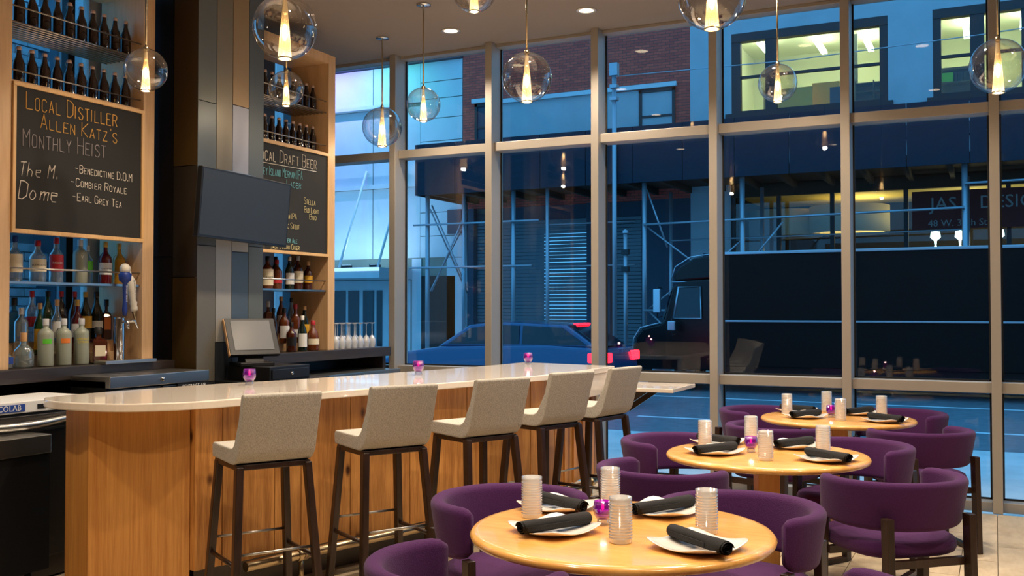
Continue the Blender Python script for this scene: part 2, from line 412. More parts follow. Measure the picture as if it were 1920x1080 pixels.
# recessed downlights
def can(x, y, label):
    t = thing('recessed_downlight', label, 'ceiling light', (x, y, CZ), 0, 'recessed ceiling downlights')
    MB().lathe([(0.062, -0.001), (0.085, -0.001), (0.09, -0.007), (0.062, -0.007)], 24).build('trim_ring', 'white', t)
    MB().lathe([(0.0, -0.003), (0.062, -0.003)], 24).build('lens', 'canlight', t)
    ld = bpy.data.lights.new('can_light', 'SPOT'); ld.energy = CAN_POWER*4.2; ld.color = (1.0, 0.84, 0.65); ld.shadow_soft_size = 0.06
    ld.spot_size = R(118); ld.spot_blend = 0.7
    lo = bpy.data.objects.new('can_light', ld); COL.objects.link(lo); lo.parent = t; lo.location = (0, 0, -0.02)
can(-4.38, 7.71, 'recessed round downlight near the left pendants in the ceiling')
can(-3.06, 7.68, 'recessed round downlight right of the middle in the ceiling')
k = 0
for x, y in ((-3.9, 4.6), (-3.8, 6.2), (-2.2, 3.3), (-2.2, 5.2), (-0.6, 6.7), (-0.6, 4.6), (-0.6, 2.6), (1.2, 6.2), (1.2, 4.0), (1.2, 1.5), (-2.2, 1.2), (-4.4, 1.8), (-1.6, 7.2)):  # further downlights outside the view, added to light the room
    can(x, y, 'unseen recessed round downlight added above the picture to light the room, %s row' % ORD[k]); k += 1

# ------------------------------------------------------------------ panelled column
co = sempty('wall_column', (0, 0, 0))
MB().box(-5.98, -5.12, 5.35, 6.02, 0, CZ).build('core', 'black', co)
def panel(y0, y1, z0, z1, m): MB().box(-5.12, -5.1, y0+0.003, y1-0.003, z0+0.003, z1-0.003).build('panel', m, co)
for y0, y1, cuts in ((5.33, 5.52, ((0, 1.0, 8), (1.0, 1.98, 5), (1.98, 3.02, 4), (3.02, 4.0, 0))),
                     (5.52, 5.69, ((0, 1.28, 8), (1.28, 2.06, 6), (2.06, 4.0, 1))),
                     (5.69, 5.87, ((0, 1.2, 8), (1.2, 1.95, 7), (1.95, 2.03, 6), (2.03, 3.05, 3), (3.05, 4.0, 2))),
                     (5.87, 6.04, ((0, 1.22, 8), (1.22, 2.0, 0), (2.0, 4.0, 4)))):
    for z0, z1, c in cuts: panel(y0, y1, z0, z1, 'panel%d' % c)
for x0, x1, cuts in ((-5.98, -5.33, ((0, 1.9, 'panel_dark'), (1.9, 4.0, 'panel_dark'))), (-5.33, -5.1, ((0, 1.75, 'panel_gold'), (1.75, 2.55, 'panel_bronze'), (2.55, 4.0, 'panel_gold')))):
    for z0, z1, m in cuts: MB().box(x0+0.003, x1-0.003, 5.33, 5.35, z0+0.003, z1-0.003).build('panel', m, co)
struct(MB().box(-5.13, -5.02, 5.30, 6.06, 3.97, CZ).build('trim_20', 'alu'))

# ------------------------------------------------------------------ display cabinets
def cabinet(y0, y1, label, ch):
    t = thing('display_cabinet', label, 'cabinet', (-5.33, y0, 1.157)); D = 0.42; W = y1-y0; HT = 2.64
    MB().box(-D, 0, 0, 0.1, 0, HT).build('side_panel', 'cab', t, bevel=0.003)
    MB().box(-D, 0, W-0.1, W, 0, HT).build('side_panel', 'cab', t, bevel=0.003)
    MB().box(-D, 0, 0.1, W-0.1, HT-0.08, HT).build('top_panel', 'cab', t)
    a, b = 0.1, W-0.1
    MB().box(-D+0.02, -0.03, a, b, 1.75, 1.765).build('board_shelf', 'cab', t)
    MB().box(-D+0.02, -0.02, a, b, 0.52, 0.535).build('shelf', 'steel', t)
    s = MB().tube([(-0.03, a, 0.615), (-0.03, b, 0.615)], 0.006).build('rail', 'steel', t)
    MB().tube([(-0.03, a, 1.825), (-0.03, b, 1.825)], 0.005).build('rail', 'steel', t)
    MB().tube([(-0.03, a, 2.22), (-0.03, b, 2.22)], 0.005).build('rail', 'steel', t)
    for k in range(9):
        x = -0.03-k*0.042
        MB().tube([(x, a, 2.12), (x, b, 2.12)], 0.006, 6).build('shelf_rod', 'steel', t)
    MB().box(-0.36, -0.2, a, b, 0.0, 0.07).build('riser', 'cab', t)
    MB().box(-0.4, -0.27, a, b, 0.0, 0.15).build('riser', 'cab', t)
    return t
cabinet(3.92, 5.15, 'tall maple display cabinet with distiller chalkboard, left of the panelled column', 0)
cabinet(6.06, 7.28, 'tall maple display cabinet with draft beer chalkboard, right of the panelled column', 1)
def board(y0, y1, label):
    t = thing('chalkboard', label, 'chalkboard', (-5.345, 0, 0))
    MB().box(-0.02, 0.018, y0+0.018, y1-0.018, 2.008, 2.882).build('slate', 'board', t)
    for n, (a, b, c, d) in enumerate(((y0, y1, 1.985, 2.01), (y0, y1, 2.88, 2.905), (y0, y0+0.022, 2.01, 2.88), (y1-0.022, y1, 2.01, 2.88))):
        MB().box(-0.02, 0.03, a, b, c, d).build('frame_rail', 'frame', t, bevel=0.002)
    return t
b1 = board(4.022, 5.048, 'framed chalkboard with orange and white writing about the monthly heist')
X = 0.0205
chalk(b1, 'Local Distiller', 4.115, 4.811, 2.752, 2.755, 0.105, 'chalk_y', X)
chalk(b1, "Allen Katz's", 4.218, 4.813, 2.648, 2.642, 0.09, 'chalk_y', X)
chalk(b1, 'Monthly Heist', 4.096, 4.718, 2.518, 2.53, 0.108, 'chalk_g', X)
chalk(b1, 'The M.', 4.07, 4.34, 2.335, 2.345, 0.085, 'chalk_w', X, True)
chalk(b1, 'Dome', 4.066, 4.35, 2.195, 2.198, 0.11, 'chalk_w', X, True)
chalk(b1, '-Benedictine D.O.M', 4.479, 4.944, 2.404, 2.396, 0.052, 'chalk_w', X)
chalk(b1, '-Combier Royale', 4.447, 4.899, 2.316, 2.307, 0.052, 'chalk_w', X)
chalk(b1, '-Earl Grey Tea', 4.462, 4.856, 2.224, 2.21, 0.05, 'chalk_w', X)
b2 = board(6.162, 7.178, 'framed chalkboard listing draft beers behind the television')
chalk(b2, 'Local Draft Beer', 6.21, 6.999, 2.735, 2.743, 0.105, 'chalk_w', X)
MB().tube([(X, 6.2, 2.712), (X, 6.999, 2.724)], 0.003, 4).build('chalk_lettering', 'chalk_w', b2)
chalk(b2, 'ey Island Merman IPA', 6.305, 6.807, 2.617, 2.63, 0.075, 'chalk_c', X)
chalk(b2, 'Lager', 6.595, 6.786, 2.549, 2.551, 0.06, 'chalk_c', X)
chalk(b2, 'Stella', 6.83, 6.986, 2.427, 2.425, 0.055, 'chalk_p', X)
chalk(b2, 'Bud Light', 6.835, 7.032, 2.356, 2.356, 0.048, 'chalk_p', X)
chalk(b2, 'Bud', 6.905, 7.002, 2.3, 2.299, 0.045, 'chalk_p', X)
chalk(b2, 'r', 6.58, 6.61, 2.34, 2.34, 0.035, 'chalk_p', X)
chalk(b2, 'son IPA', 6.576, 6.73, 2.28, 2.284, 0.048, 'chalk_p', X)
chalk(b2, 'gic Stout', 6.577, 6.767, 2.198, 2.201, 0.05, 'chalk_p', X)
chalk(b2, 'nter Ale', 6.567, 6.739, 2.081, 2.08, 0.042, 'chalk_c', X)
chalk(b2, "t - Jack's Hard Cider", 6.31, 6.768, 2.02, 2.026, 0.042, 'chalk_p', X)

# ------------------------------------------------------------------ back bar
def cbox(name, m, label, cat, x0, x1, y0, y1, z0, z1, bevel=0.004):
    return tag(MB().box(x0, x1, y0, y1, z0, z1).build(name, m, bevel=bevel), label, cat)
cbox('back_counter', 'counter', 'dark espresso back counter under the left bottle cabinet', 'counter', -6.15, -5.3, 2.6, 5.33, 1.07, 1.157)
cbox('back_counter', 'counter', 'dark espresso back counter with upturned wine glasses by the window', 'counter', -6.15, -5.3, 6.04, 8.16, 1.07, 1.157)
def basecab(y0, y1, label):
    t = thing('base_cabinet', label, 'cabinet', (-5.75, y0, 0)); W = y1-y0
    MB().box(-0.4, 0, 0, W, 0.08, 1.07).build('body', 'black', t)
    MB().box(-0.4, -0.05, 0, W, 0, 0.08).build('toe_kick', 'black', t)
    MB().box(0, 0.4, W-0.05, W, 0, 1.07).build('end_panel', 'counter', t)
basecab(2.6, 5.3, 'black base cabinet recessed below the left back counter')
basecab(6.06, 8.14, 'black base cabinet recessed below the right back counter')
def fridge(x0, x1, y0, y1, z1, label, badge):
    t = thing('bar_fridge', label, 'fridge', (x1, y0, 0)); W = y1-y0; D = x1-x0
    MB().box(-D, -0.04, 0, W, 0.05, z1-0.03).build('body', 'black', t)
    MB().box(-D, 0.0, 0, W, z1-0.075, z1).build('top_ledge', 'steel', t, bevel=0.004)
    MB().box(-D+0.05, -0.08, 0.03, W-0.03, 0, 0.05).build('plinth', 'black', t)
    n = 2
    for k in range(n):
        a = W*k/n+0.01; b = W*(k+1)/n-0.01
        d = MB().box(-0.04, -0.005, a, b, 0.1, z1-0.085).build('door', 'dsteel', t, bevel=0.004)
        MB().tube([(-0.002, a+0.06, z1-0.14), (0.03, a+0.06, z1-0.14), (0.03, b-0.06, z1-0.14), (-0.002, b-0.06, z1-0.14)], 0.007, 6).build('handle', 'steel', d)
    MB().lathe([(0, 0.012), (0.012, 0.012), (0.014, 0)], 12, Matrix.Translation((0, W*0.5, z1-0.04)) @ Matrix.Rotation(R(90), 4, 'Y')).build('lock', 'chrome', t)
    if badge:
        MB().box(0, 0.006, W-0.3, W-0.02, z1-0.125, z1-0.078).build('badge', 'black', t)
        text_on('BEVERAGE-AIR', 0.034, lambda x, y: (0.008, W-0.15+x, z1-0.101+y), 'ink_white', t)
    return t
fridge(-5.28, -4.93, 4.42, 5.28, 1.10, 'stainless under-counter bar fridge with badge, left of the column', True)
fridge(-5.7, -5.12, 6.72, 8.05, 0.955, 'stainless under-counter bar fridge below the wine glasses', False)
t = thing('glass_washer', 'under-counter glass washer with white control strip and curved handle', 'dishwasher', (-4.85, 3.1, 0))
MB().box(-0.43, -0.02, 0, 1.12, 0.0, 0.96).build('body', 'dsteel', t)
MB().box(-0.43, 0.0, 0, 1.12, 0.945, 1.01).build('control_strip', 'lab_white', t, bevel=0.004)
MB().box(0, 0.004, 0.38, 0.66, 0.955, 0.995).build('badge', 'lab_blue', t)
text_on('ECOLAB', 0.045, lambda x, y: (0.006, 0.55+x, 0.975+y), 'ink_white', t)
MB().box(0, 0.004, 0.74, 0.8, 0.962, 0.987).build('switch', 'black', t)
for y in (0.95, 1.01):
    MB().lathe([(0, 0.01), (0.014, 0.01), (0.015, 0)], 14, Matrix.Translation((0, y, 0.975)) @ Matrix.Rotation(R(90), 4, 'Y')).build('knob', 'black', t)
dr = MB().box(-0.02, 0.0, 0.03, 1.1, 0.12, 0.93).build('door', 'dsteel', t, bevel=0.004)
hp = [(0.02+0.045*math.sin(math.pi*i/12), 0.12+0.92*i/12, 0.91-0.03*math.sin(math.pi*i/12)) for i in range(13)]
MB().tube(hp, [0.014+0.01*math.sin(math.pi*i/12) for i in range(13)], 8).build('handle', 'steel', dr)
MB().box(0, 0.006, 0.35, 1.0, 0.835, 0.85).build('slot', 'black', dr)
t = thing('ice_bin', 'black steel ice bin with bright rim beside the bar end', 'ice bin', (-4.62, 2.7, 0))
MB().box(-0.21, 0, 0, 1.04, 0.12, 0.745).build('body', 'plastic', t)
MB().box(-0.21, 0.012, 0, 1.04, 0.745, 0.845).build('rim', 'steel', t, bevel=0.004)
for y in (0.08, 0.95):
    MB().tube([(-0.05, y, 0), (-0.05, y, 0.12)], 0.018, 8).build('leg', 'steel', t)
tag(MB().box(-4.6, -4.4, 2.6, 5.3, 0.0, 0.012).build('rubber_mat', 'rubber'), 'black rubber mat on the floor behind the bar', 'mat')

# point-of-sale terminal on its drawer and stand
t = thing('register_stand', 'black cabinet standing below the till in front of the column', 'cabinet', (-5.08, 5.5, 0))
MB().box(0, 0.42, 0, 0.8, 0.06, 1.0).build('body', 'black', t)
MB().box(0.02, 0.38, 0.02, 0.78, 0, 0.06).build('plinth', 'black', t)
MB().box(0.42, 0.435, 0.02, 0.78, 0.1, 0.98).build('door', 'plastic', t, bevel=0.003)
t = thing('cash_drawer', 'black cash drawer with small chrome lock under the touchscreen till', 'cash drawer', (-5.07, 5.62, 1.0))
MB().box(0, 0.39, 0, 0.46, 0, 0.105).build('case', 'plastic', t, bevel=0.004)
MB().box(0.39, 0.4, 0.02, 0.44, 0.015, 0.085).build('drawer_front', 'plastic', t, bevel=0.003)
MB().lathe([(0, 0.008), (0.012, 0.008), (0.013, 0)], 14, Matrix.Translation((0.4, 0.24, 0.05)) @ Matrix.Rotation(R(90), 4, 'Y')).build('lock', 'chrome', t)
t = thing('touchscreen_till', 'angled touchscreen till on a black base in front of the column', 'till', (-4.93, 5.72, 1.105), R(-28))
MB().prism([(-0.12, -0.13), (0.12, -0.13), (0.12, 0.13), (-0.12, 0.13)], 0, 0.03).build('base', 'plastic', t, bevel=0.006)
MB().add([(-0.1,-0.07,0.03),(-0.1,0.07,0.03),(0.06,0.07,0.03),(0.06,-0.07,0.03),(-0.07,-0.07,0.2),(-0.07,0.07,0.2),(-0.03,0.07,0.2),(-0.03,-0.07,0.2)], [(0,1,2,3),(4,5,6,7),(0,1,5,4),(1,2,6,5),(2,3,7,6),(3,0,4,7)]).build('neck', 'plastic', t)
tm = Matrix.Translation((0.0, 0, 0.2)) @ Matrix.Rotation(R(-28), 4, 'Y')
MB().box(-0.025, 0.015, -0.19, 0.19, -0.14, 0.16, tm).build('housing', 'plastic', t, bevel=0.005)
MB().box(0.015, 0.018, -0.15, 0.15, -0.1, 0.14, tm).build('screen', 'possc', t)
MB().box(-0.02, 0.012, -0.194, -0.19, -0.14, 0.16, tm).build('side_strip', 'cap_cork', t)

# television on its arm
t = thing('television', 'flat black television tilted out from the panelled column', 'television', (-4.88, 5.60, 2.25), 0)
tm = Matrix.Rotation(R(-1.4), 4, 'X') @ Matrix.Rotation(R(4), 4, 'Y')
MB().box(-0.045, 0.0, -0.475, 0.475, -0.245, 0.245, tm).build('housing', 'plastic', t, bevel=0.006)
MB().box(0.0, 0.002, -0.46, 0.46, -0.225, 0.23, tm).build('screen', 'screen', t)
MB().box(-0.23, -0.04, -0.05, 0.05, -0.05, 0.05).build('wall_bracket', 'steel', t)
MB().box(-0.06, -0.03, -0.22, 0.1, 0.24, 0.252, tm).build('top_clip', 'steel', t)

# beer taps
t = thing('beer_tap_tower', 'chrome draught tower with two beer faucets on the left counter', 'beer tap', (-5.36, 4.88, 1.157))
MB().lathe([(0, 0.31), (0.036, 0.31), (0.038, 0.3), (0.038, 0.01), (0.05, 0.0)], 24).build('tower', 'chrome', t)
MB().box(-0.015, 0.1, -0.2, 0.24, 0.0, 0.022).build('drip_tray', 'steel', t, bevel=0.003)
MB().tube([(0.03, 0, 0.28), (0.075, 0, 0.28), (0.085, 0, 0.23)], [0.011, 0.012, 0.008]).build('faucet', 'chrome', t)
MB().tube([(0.0, 0.03, 0.28), (0.0, 0.13, 0.285), (0.02, 0.145, 0.23)], [0.011, 0.013, 0.008]).build('faucet', 'chrome', t)
hb = MB().lathe([(0, 0.32), (0.012, 0.32), (0.018, 0.36), (0.013, 0.42), (0.016, 0.54), (0.04, 0.56), (0.044, 0.6), (0.03, 0.615)], 10, Matrix.Translation((0.06, -0.01, 0))).build('tap_handle', 'tap_blue', t)
MB().lathe([(0.03, 0.615), (0.036, 0.625), (0.036, 0.65), (0.02, 0.67), (0, 0.675)], 6, Matrix.Translation((0.06, -0.01, 0))).build('finial', 'tap_white', hb)
text_on('THREE ISLAND', 0.018, lambda x, y: (0.0775, -0.01+y, 0.47+x), 'ink_white', hb)
hm = Matrix.Translation((0.0, 0.14, 0.295)) @ Matrix.Rotation(R(10), 4, 'X')
hb = MB().lathe([(0, 0.06), (0.024, 0.06), (0.026, 0.08), (0.021, 0.095), (0.026, 0.115), (0.02, 0.13), (0.03, 0.2), (0.034, 0.26), (0.02, 0.3), (0.011, 0.305), (0.011, 0.345), (0, 0.35)], 14, hm).build('tap_handle', 'tap_white', t)
MB().lathe([(0.008, 0), (0.014, 0.02), (0.02, 0.06)], 12, hm).build('ferrule', 'brass', t)
text_on('BROOKLYN LAGER', 0.017, lambda x, y: tuple(hm @ Vector((0.0335, y, 0.2-x))), 'ink_black', hb)

# ------------------------------------------------------------------ bottles
PROF = {
 'round': [(0,0),(.96,0),(1,.02),(1,.58),(.93,.64),(.55,.72),(.36,.78),(.34,.94)],
 'wine': [(0,0),(.96,0),(1,.02),(1,.5),(.9,.6),(.5,.74),(.34,.82),(.34,.95)],
 'frost': [(0,0),(.97,0),(1,.02),(1,.66),(.95,.72),(.6,.78),(.36,.81),(.36,.93)],
 'squat': [(0,0),(.9,0),(1,.05),(1,.38),(.9,.5),(.55,.62),(.3,.68),(.3,.85)],
 'square': [(0,0),(1.2,0),(1.25,.02),(1.25,.58),(1.1,.66),(.5,.7),(.4,.74),(.4,.9)],
 'flask': [(0,0),(.95,0),(1,.03),(1,.45),(.9,.6),(.55,.7),(.36,.76),(.34,.93)],
 'swing': [(0,0),(.96,0),(1,.02),(1,.5),(.9,.6),(.52,.74),(.4,.84),(.38,.93)]}
MC = {}
def bottle(name, kind, x, y, z, h, r, gm, cm, label, group, lm=None, lz=(.18, .46), txt=None, tm=None, tsize=.3):
    t = thing(name, label, 'bottle', (x, y, z), R(-24), group)
    seg = 4 if kind == 'square' else 16
    key = (kind, h, r, gm)
    if key not in MC:
        mtx = Matrix.Rotation(R(45), 4, 'Z') if kind == 'square' else None
        me = MB().lathe([(a*r, b*h) for a, b in PROF[kind]], seg, mtx, smooth=kind != 'square').mesh('body'); me.materials.append(MT[gm]); MC[key] = me
    bo = link('body', MC[key], None, t)
    if kind == 'square':
        bo.modifiers.new('b', 'BEVEL').width = 0.006
    p = PROF[kind][-1]; key = ('cap', kind, h, r, cm)
    if key not in MC:
        cr = p[0]*r+0.0025
        if kind == 'swing':
            me = MB().lathe([(0, p[1]*h-.004), (cr*.9, p[1]*h-.004), (cr*1.02, p[1]*h+.006), (cr*.9, p[1]*h+.018), (0, p[1]*h+.022)], 12).mesh('stopper')
        else:
            me = MB().lathe([(cr, p[1]*h-0.02), (cr, h), (cr*.9, h+.002), (0, h+.002)], 12).mesh('cap')
        me.materials.append(MT[cm]); MC[key] = me
    link('stopper' if kind == 'swing' else 'cap', MC[key], None, t)
    if kind == 'swing':
        key = ('wire', h, r)
        if key not in MC:
            q = r*.62
            me = MB().tube([(0, -q*.7, .8*h), (0, -q, .88*h), (0, -q*.8, .955*h), (0, 0, .975*h), (0, q*.8, .955*h), (0, q, .88*h), (0, q*.7, .8*h)], 0.0014, 4).mesh('wire_bail')
            me.materials.append(MT['steel']); MC[key] = me
        link('wire_bail', MC[key], None, t)
    if lm:
        lr = r*1.012+0.0005
        if kind == 'square':
            e = r*1.25*math.cos(R(45))+0.001
            MB().box(e-0.001, e+0.001, -e*.7, e*.7, lz[0]*h, lz[1]*h).build('paper_label', lm, t)
            fn = lambda a, b: (e+0.002, a, (lz[0]+lz[1])/2*h+b)
        else:
            MB().lathe([(lr, lz[0]*h), (lr, lz[1]*h)], 10, None, R(-75 if kind != 'frost' else -34), R(75 if kind != 'frost' else 34)).build('paper_label', lm, t)
            fn = lambda a, b: ((lr+.0008)*math.cos(a/lr), (lr+.0008)*math.sin(a/lr), (lz[0]+lz[1])/2*h+b)
        if txt: text_on(txt, tsize*r, fn, tm or 'ink_black', t)
    elif txt:
        lr = r*1.006
        text_on(txt, tsize*r, lambda a, b: ((lr+.001)*math.cos(a/lr), (lr+.001)*math.sin(a/lr), (lz[0]+lz[1])/2*h+b), tm or 'ink_black', t)
    return t
def nth(i, n): return 'leftmost' if i == 0 else ('rightmost' if i == n-1 else ORD[i]+' from the left')
for i in range(11):
    bottle('swing_top_bottle', 'swing', -5.46, 4.07+i*0.0934, 3.284, 0.255, 0.036, 'brown', 'porc', 'brown swing-top bottle, %s on the top wire shelf of the left cabinet' % nth(i, 11), 'swing-top bottles, top left shelf')
    bottle('swing_top_bottle', 'swing', -5.46, 4.07+i*0.0934, 2.923, 0.235, 0.036, 'brown', 'porc', 'brown swing-top bottle, %s in the row above the distiller chalkboard' % nth(i, 11), 'swing-top bottles above the left chalkboard')
    bottle('swing_top_bottle', 'swing', -5.46, 6.2+i*0.092, 3.284, 0.235, 0.034, 'brown', 'porc', 'brown swing-top bottle, %s on the top wire shelf of the right cabinet' % nth(i, 11), 'swing-top bottles, top right shelf')
    bottle('swing_top_bottle', 'swing', -5.46, 6.2+i*0.092, 2.923, 0.225, 0.034, 'brown', 'porc', 'brown swing-top bottle, %s in the row above the draft beer chalkboard' % nth(i, 11), 'swing-top bottles above the right chalkboard')
Z1 = 1.694; Z0 = 1.159
LQ = [ # name kind x y z h r glass cap label lm lz txt tm
 ('flask', -5.5, 4.18, Z1, .285, .046, 'cbottle', 'cap_blue', 'clear bottle with blue cap at the left end of the left liquor shelf', 'lab_cream', (.2, .6), None, None, .3),
 ('round', -5.5, 4.345, Z1, .265, .052, 'cbottle', 'cap_red', 'pale green bottle with round ship label and red cap, left liquor shelf', 'lab_cream', (.25, .55), 'PLYMOUTH', 'ink_black', .34),
 ('round', -5.5, 4.484, Z1, .292, .045, 'cbottle', 'cap_red', 'clear bottle with red cap and big red label, left liquor shelf', 'lab_red', (.25, .62), 'PARKER', 'ink_white', .42),
 ('frost', -5.5, 4.673, Z1, .29, .046, 'frost', 'cap_silver', 'tall frosted bottle with a small V mark, left liquor shelf', None, (.5, .7), 'V', 'ink_white', .6),
 ('round', -5.58, 4.80, Z1, .26, .036, 'cbottle', 'cap_white', 'slim clear bottle with green label behind the frosted one', 'lab_green', (.3, .6), None, None, .3),
 ('round', -5.5, 4.88, Z1, .29, .043, 'red', 'cap_gold', 'red bitter bottle with gold cap on the left liquor shelf', 'lab_white', (.22, .5), 'CAMPARI', 'ink_black', .42),
 ('round', -5.5, 4.998, Z1, .285, .042, 'gold', 'cap_gold', 'yellow liqueur bottle at the right end of the left liquor shelf', None, (.2, .5), None, None, .3),
 ('square', -5.62, 4.27, Z0+.15, .285, .046, 'bluegin', 'cap_black', 'square pale blue bottle at the back left above the counter', None, (.2, .5), None, None, .3),
 ('round', -5.62, 4.401, Z0+.15, .33, .04, 'cbottle', 'cap_red', 'clear bottle with tall red cap in the back row above the counter', 'lab_red', (.3, .5), None, None, .3),
 ('wine', -5.62, 4.521, Z0+.15, .33, .042, 'green', 'cap_black', 'bright green bottle with black cap in the back row', 'lab_cream', (.25, .45), None, None, .3),
 ('wine', -5.62, 4.625, Z0+.15, .33, .04, 'brown', 'cap_red', 'dark brown bottle behind the white-labelled bottle', 'lab_black', (.25, .45), None, None, .3),
 ('wine', -5.62, 4.732, Z0+.15, .33, .04, 'damber', 'cap_red', 'dark bottle with red cap behind the red bitter', None, (.2, .5), None, None, .3),
 ('wine', -5.62, 4.822, Z0+.15, .33, .042, 'dgreen', 'cap_gold', 'olive bottle with yellow label and gold cap in the back row', 'lab_yellow', (.25, .5), None, None, .3),
 ('wine', -5.62, 4.915, Z0+.15, .33, .042, 'dgreen', 'cap_black', 'dark green bottle with black cap near the beer taps', 'lab_white', (.25, .4), None, None, .3),
 ('square', -5.62, 5.0, Z0+.15, .28, .034, 'damber', 'cap_black', 'square dark bottle with orange label right behind the beer taps', 'lab_orange', (.25, .55), None, None, .3),
 ('frost', -5.52, 4.247, Z0+.07, .3, .042, 'cbottle', 'cap_silver', 'clear vodka bottle with blue lettering in the middle row', None, (.25, .45), 'ABSOLUT\nVODKA', 'ink_blue', .42),
 ('wine', -5.52, 4.382, Z0+.07, .33, .038, 'green', 'cap_cork', 'green bottle with big yellow label in the middle row', 'lab_yellow', (.1, .5), 'T', 'ink_black', .5),
 ('round', -5.52, 4.511, Z0+.07, .355, .037, 'cbottle', 'cap_cork', 'clear bottle with cork and white label in the middle row', 'lab_white', (.3, .6), 'C', 'ink_black', .6),
 ('round', -5.52, 4.67, Z0+.07, .355, .042, 'red', 'cap_gold', 'red bitter bottle in the middle row above the counter', 'lab_white', (.3, .55), 'CAMPARI', 'ink_black', .42),
 ('squat', -5.43, 4.075, Z0, .14, .04, 'cbottle', 'cap_cork', 'small squat bottle with blue emblem at the cabinet corner', 'lab_blue', (.2, .5), None, None, .3),
 ('squat', -5.43, 4.195, Z0, .215, .062, 'cbottle', 'cap_cork', 'squat clear tequila bottle with cork ball stopper', None, (.2, .5), None, None, .3),
 ('frost', -5.43, 4.355, Z0, .3, .048, 'frost', 'cap_silver', 'frosted bottle with green print in the front row', 'lab_green', (.48, .58), None, None, .3),
 ('frost', -5.43, 4.491, Z0, .3, .048, 'frost', 'cap_silver', 'frosted bottle with orange print in the front row', 'lab_orange', (.48, .58), None, None, .3),
 ('frost', -5.43, 4.63, Z0, .3, .048, 'frost', 'cap_silver', 'frosted bottle with yellow lettering in the front row', None, (.42, .62), 'ABSOLUT\nCITRON', 'ink_yellow', .42),
 ('square', -5.43, 4.765, Z0, .24, .054, 'damber', 'cap_black', 'square dark amber liqueur bottle beside the beer taps', 'lab_cream', (.2, .5), None, None, .3),
 # right cabinet
 ('round', -5.48, 6.545, Z1, .27, .048, 'amber', 'cap_black', 'amber bourbon bottle with large yellow label on the right liquor shelf', 'lab_cream', (.1, .6), 'KNOB', 'ink_black', .5),
 ('round', -5.48, 6.665, Z1, .245, .045, 'amber', 'cap_red', 'amber whisky bottle with red cap on the right liquor shelf', 'lab_red', (.2, .3), None, None, .3),
 ('wine', -5.58, 6.77, Z1, .28, .042, 'brown', 'cap_black', 'dark whisky bottle behind others on the right liquor shelf', None, (.2, .5), None, None, .3),
 ('wine', -5.48, 6.833, Z1, .28, .04, 'dgreen', 'cap_white', 'dark green whisky bottle with white label on the right liquor shelf', 'lab_white', (.15, .5), None, None, .3),
 ('round', -5.48, 6.95, Z1, .29, .044, 'damber', 'cap_silver', 'dark whisky bottle with cream label on the right liquor shelf', 'lab_cream', (.2, .55), None, None, .3),
 ('round', -5.58, 7.06, Z1, .29, .038, 'amber', 'cap_red', 'amber bottle with maroon cap at the back of the right liquor shelf', None, (.2, .5), None, None, .3),
 ('round', -5.48, 7.09, Z1, .25, .04, 'damber', 'cap_cork', 'dark bottle with small yellow label at the right shelf end', 'lab_yellow', (.25, .5), None, None, .3),
 ('square', -5.6, 6.7, Z0+.15, .28, .036, 'amber', 'cap_silver', 'square amber bottle at the back behind the till', None, (.2, .5), None, None, .3),
 ('wine', -5.6, 6.87, Z0+.15, .32, .04, 'amber', 'cap_cork', 'tall amber bottle with white label in the right back row', 'lab_white', (.2, .5), None, None, .3),
 ('wine', -5.6, 7.01, Z0+.15, .31, .036, 'cbottle', 'cap_black', 'clear bottle with black cap in the right back row', None, (.2, .5), None, None, .3),
 ('wine', -5.5, 6.65, Z0+.07, .3, .036, 'brown', 'cap_black', 'dark bottle just behind the till screen', None, (.2, .5), None, None, .3),
 ('round', -5.5, 6.79, Z0+.07, .3, .046, 'amber', 'cap_black', 'amber bourbon bottle with white label behind the till', 'lab_white', (.15, .5), None, None, .3),
 ('round', -5.5, 6.942, Z0+.07, .335, .044, 'amber', 'cap_red', 'golden whisky bottle with red cap and pale label in the right middle row', 'lab_white', (.15, .35), None, None, .3),
 ('wine', -5.5, 7.068, Z0+.07, .32, .042, 'dgreen', 'cap_cork', 'olive whisky bottle with cork cap and yellow label', 'lab_yellow', (.25, .5), None, None, .3),
 ('round', -5.4, 6.762, Z0, .25, .044, 'damber', 'cap_black', 'short dark bourbon bottle beside the till', 'lab_black', (.2, .5), None, None, .3),
 ('wine', -5.4, 6.911, Z0, .305, .04, 'dgreen', 'cap_white', 'dark green scotch bottle with white label in the right front row', 'lab_white', (.12, .5), None, None, .3),
 ('flask', -5.4, 7.06, Z0, .262, .052, 'amber', 'cap_red', 'rounded amber scotch bottle with maroon cap at the cabinet end', 'lab_cream', (.2, .4), None, None, .3)]
for (kd, x, y, z, h, r, gm, cm, lb, lm, lz, tx, tmn, ts) in LQ:
    bottle('liquor_bottle', kd, x, y, z, h, r, gm, cm, lb, 'liquor bottles in the cabinets', lm, lz, tx, tmn, ts)

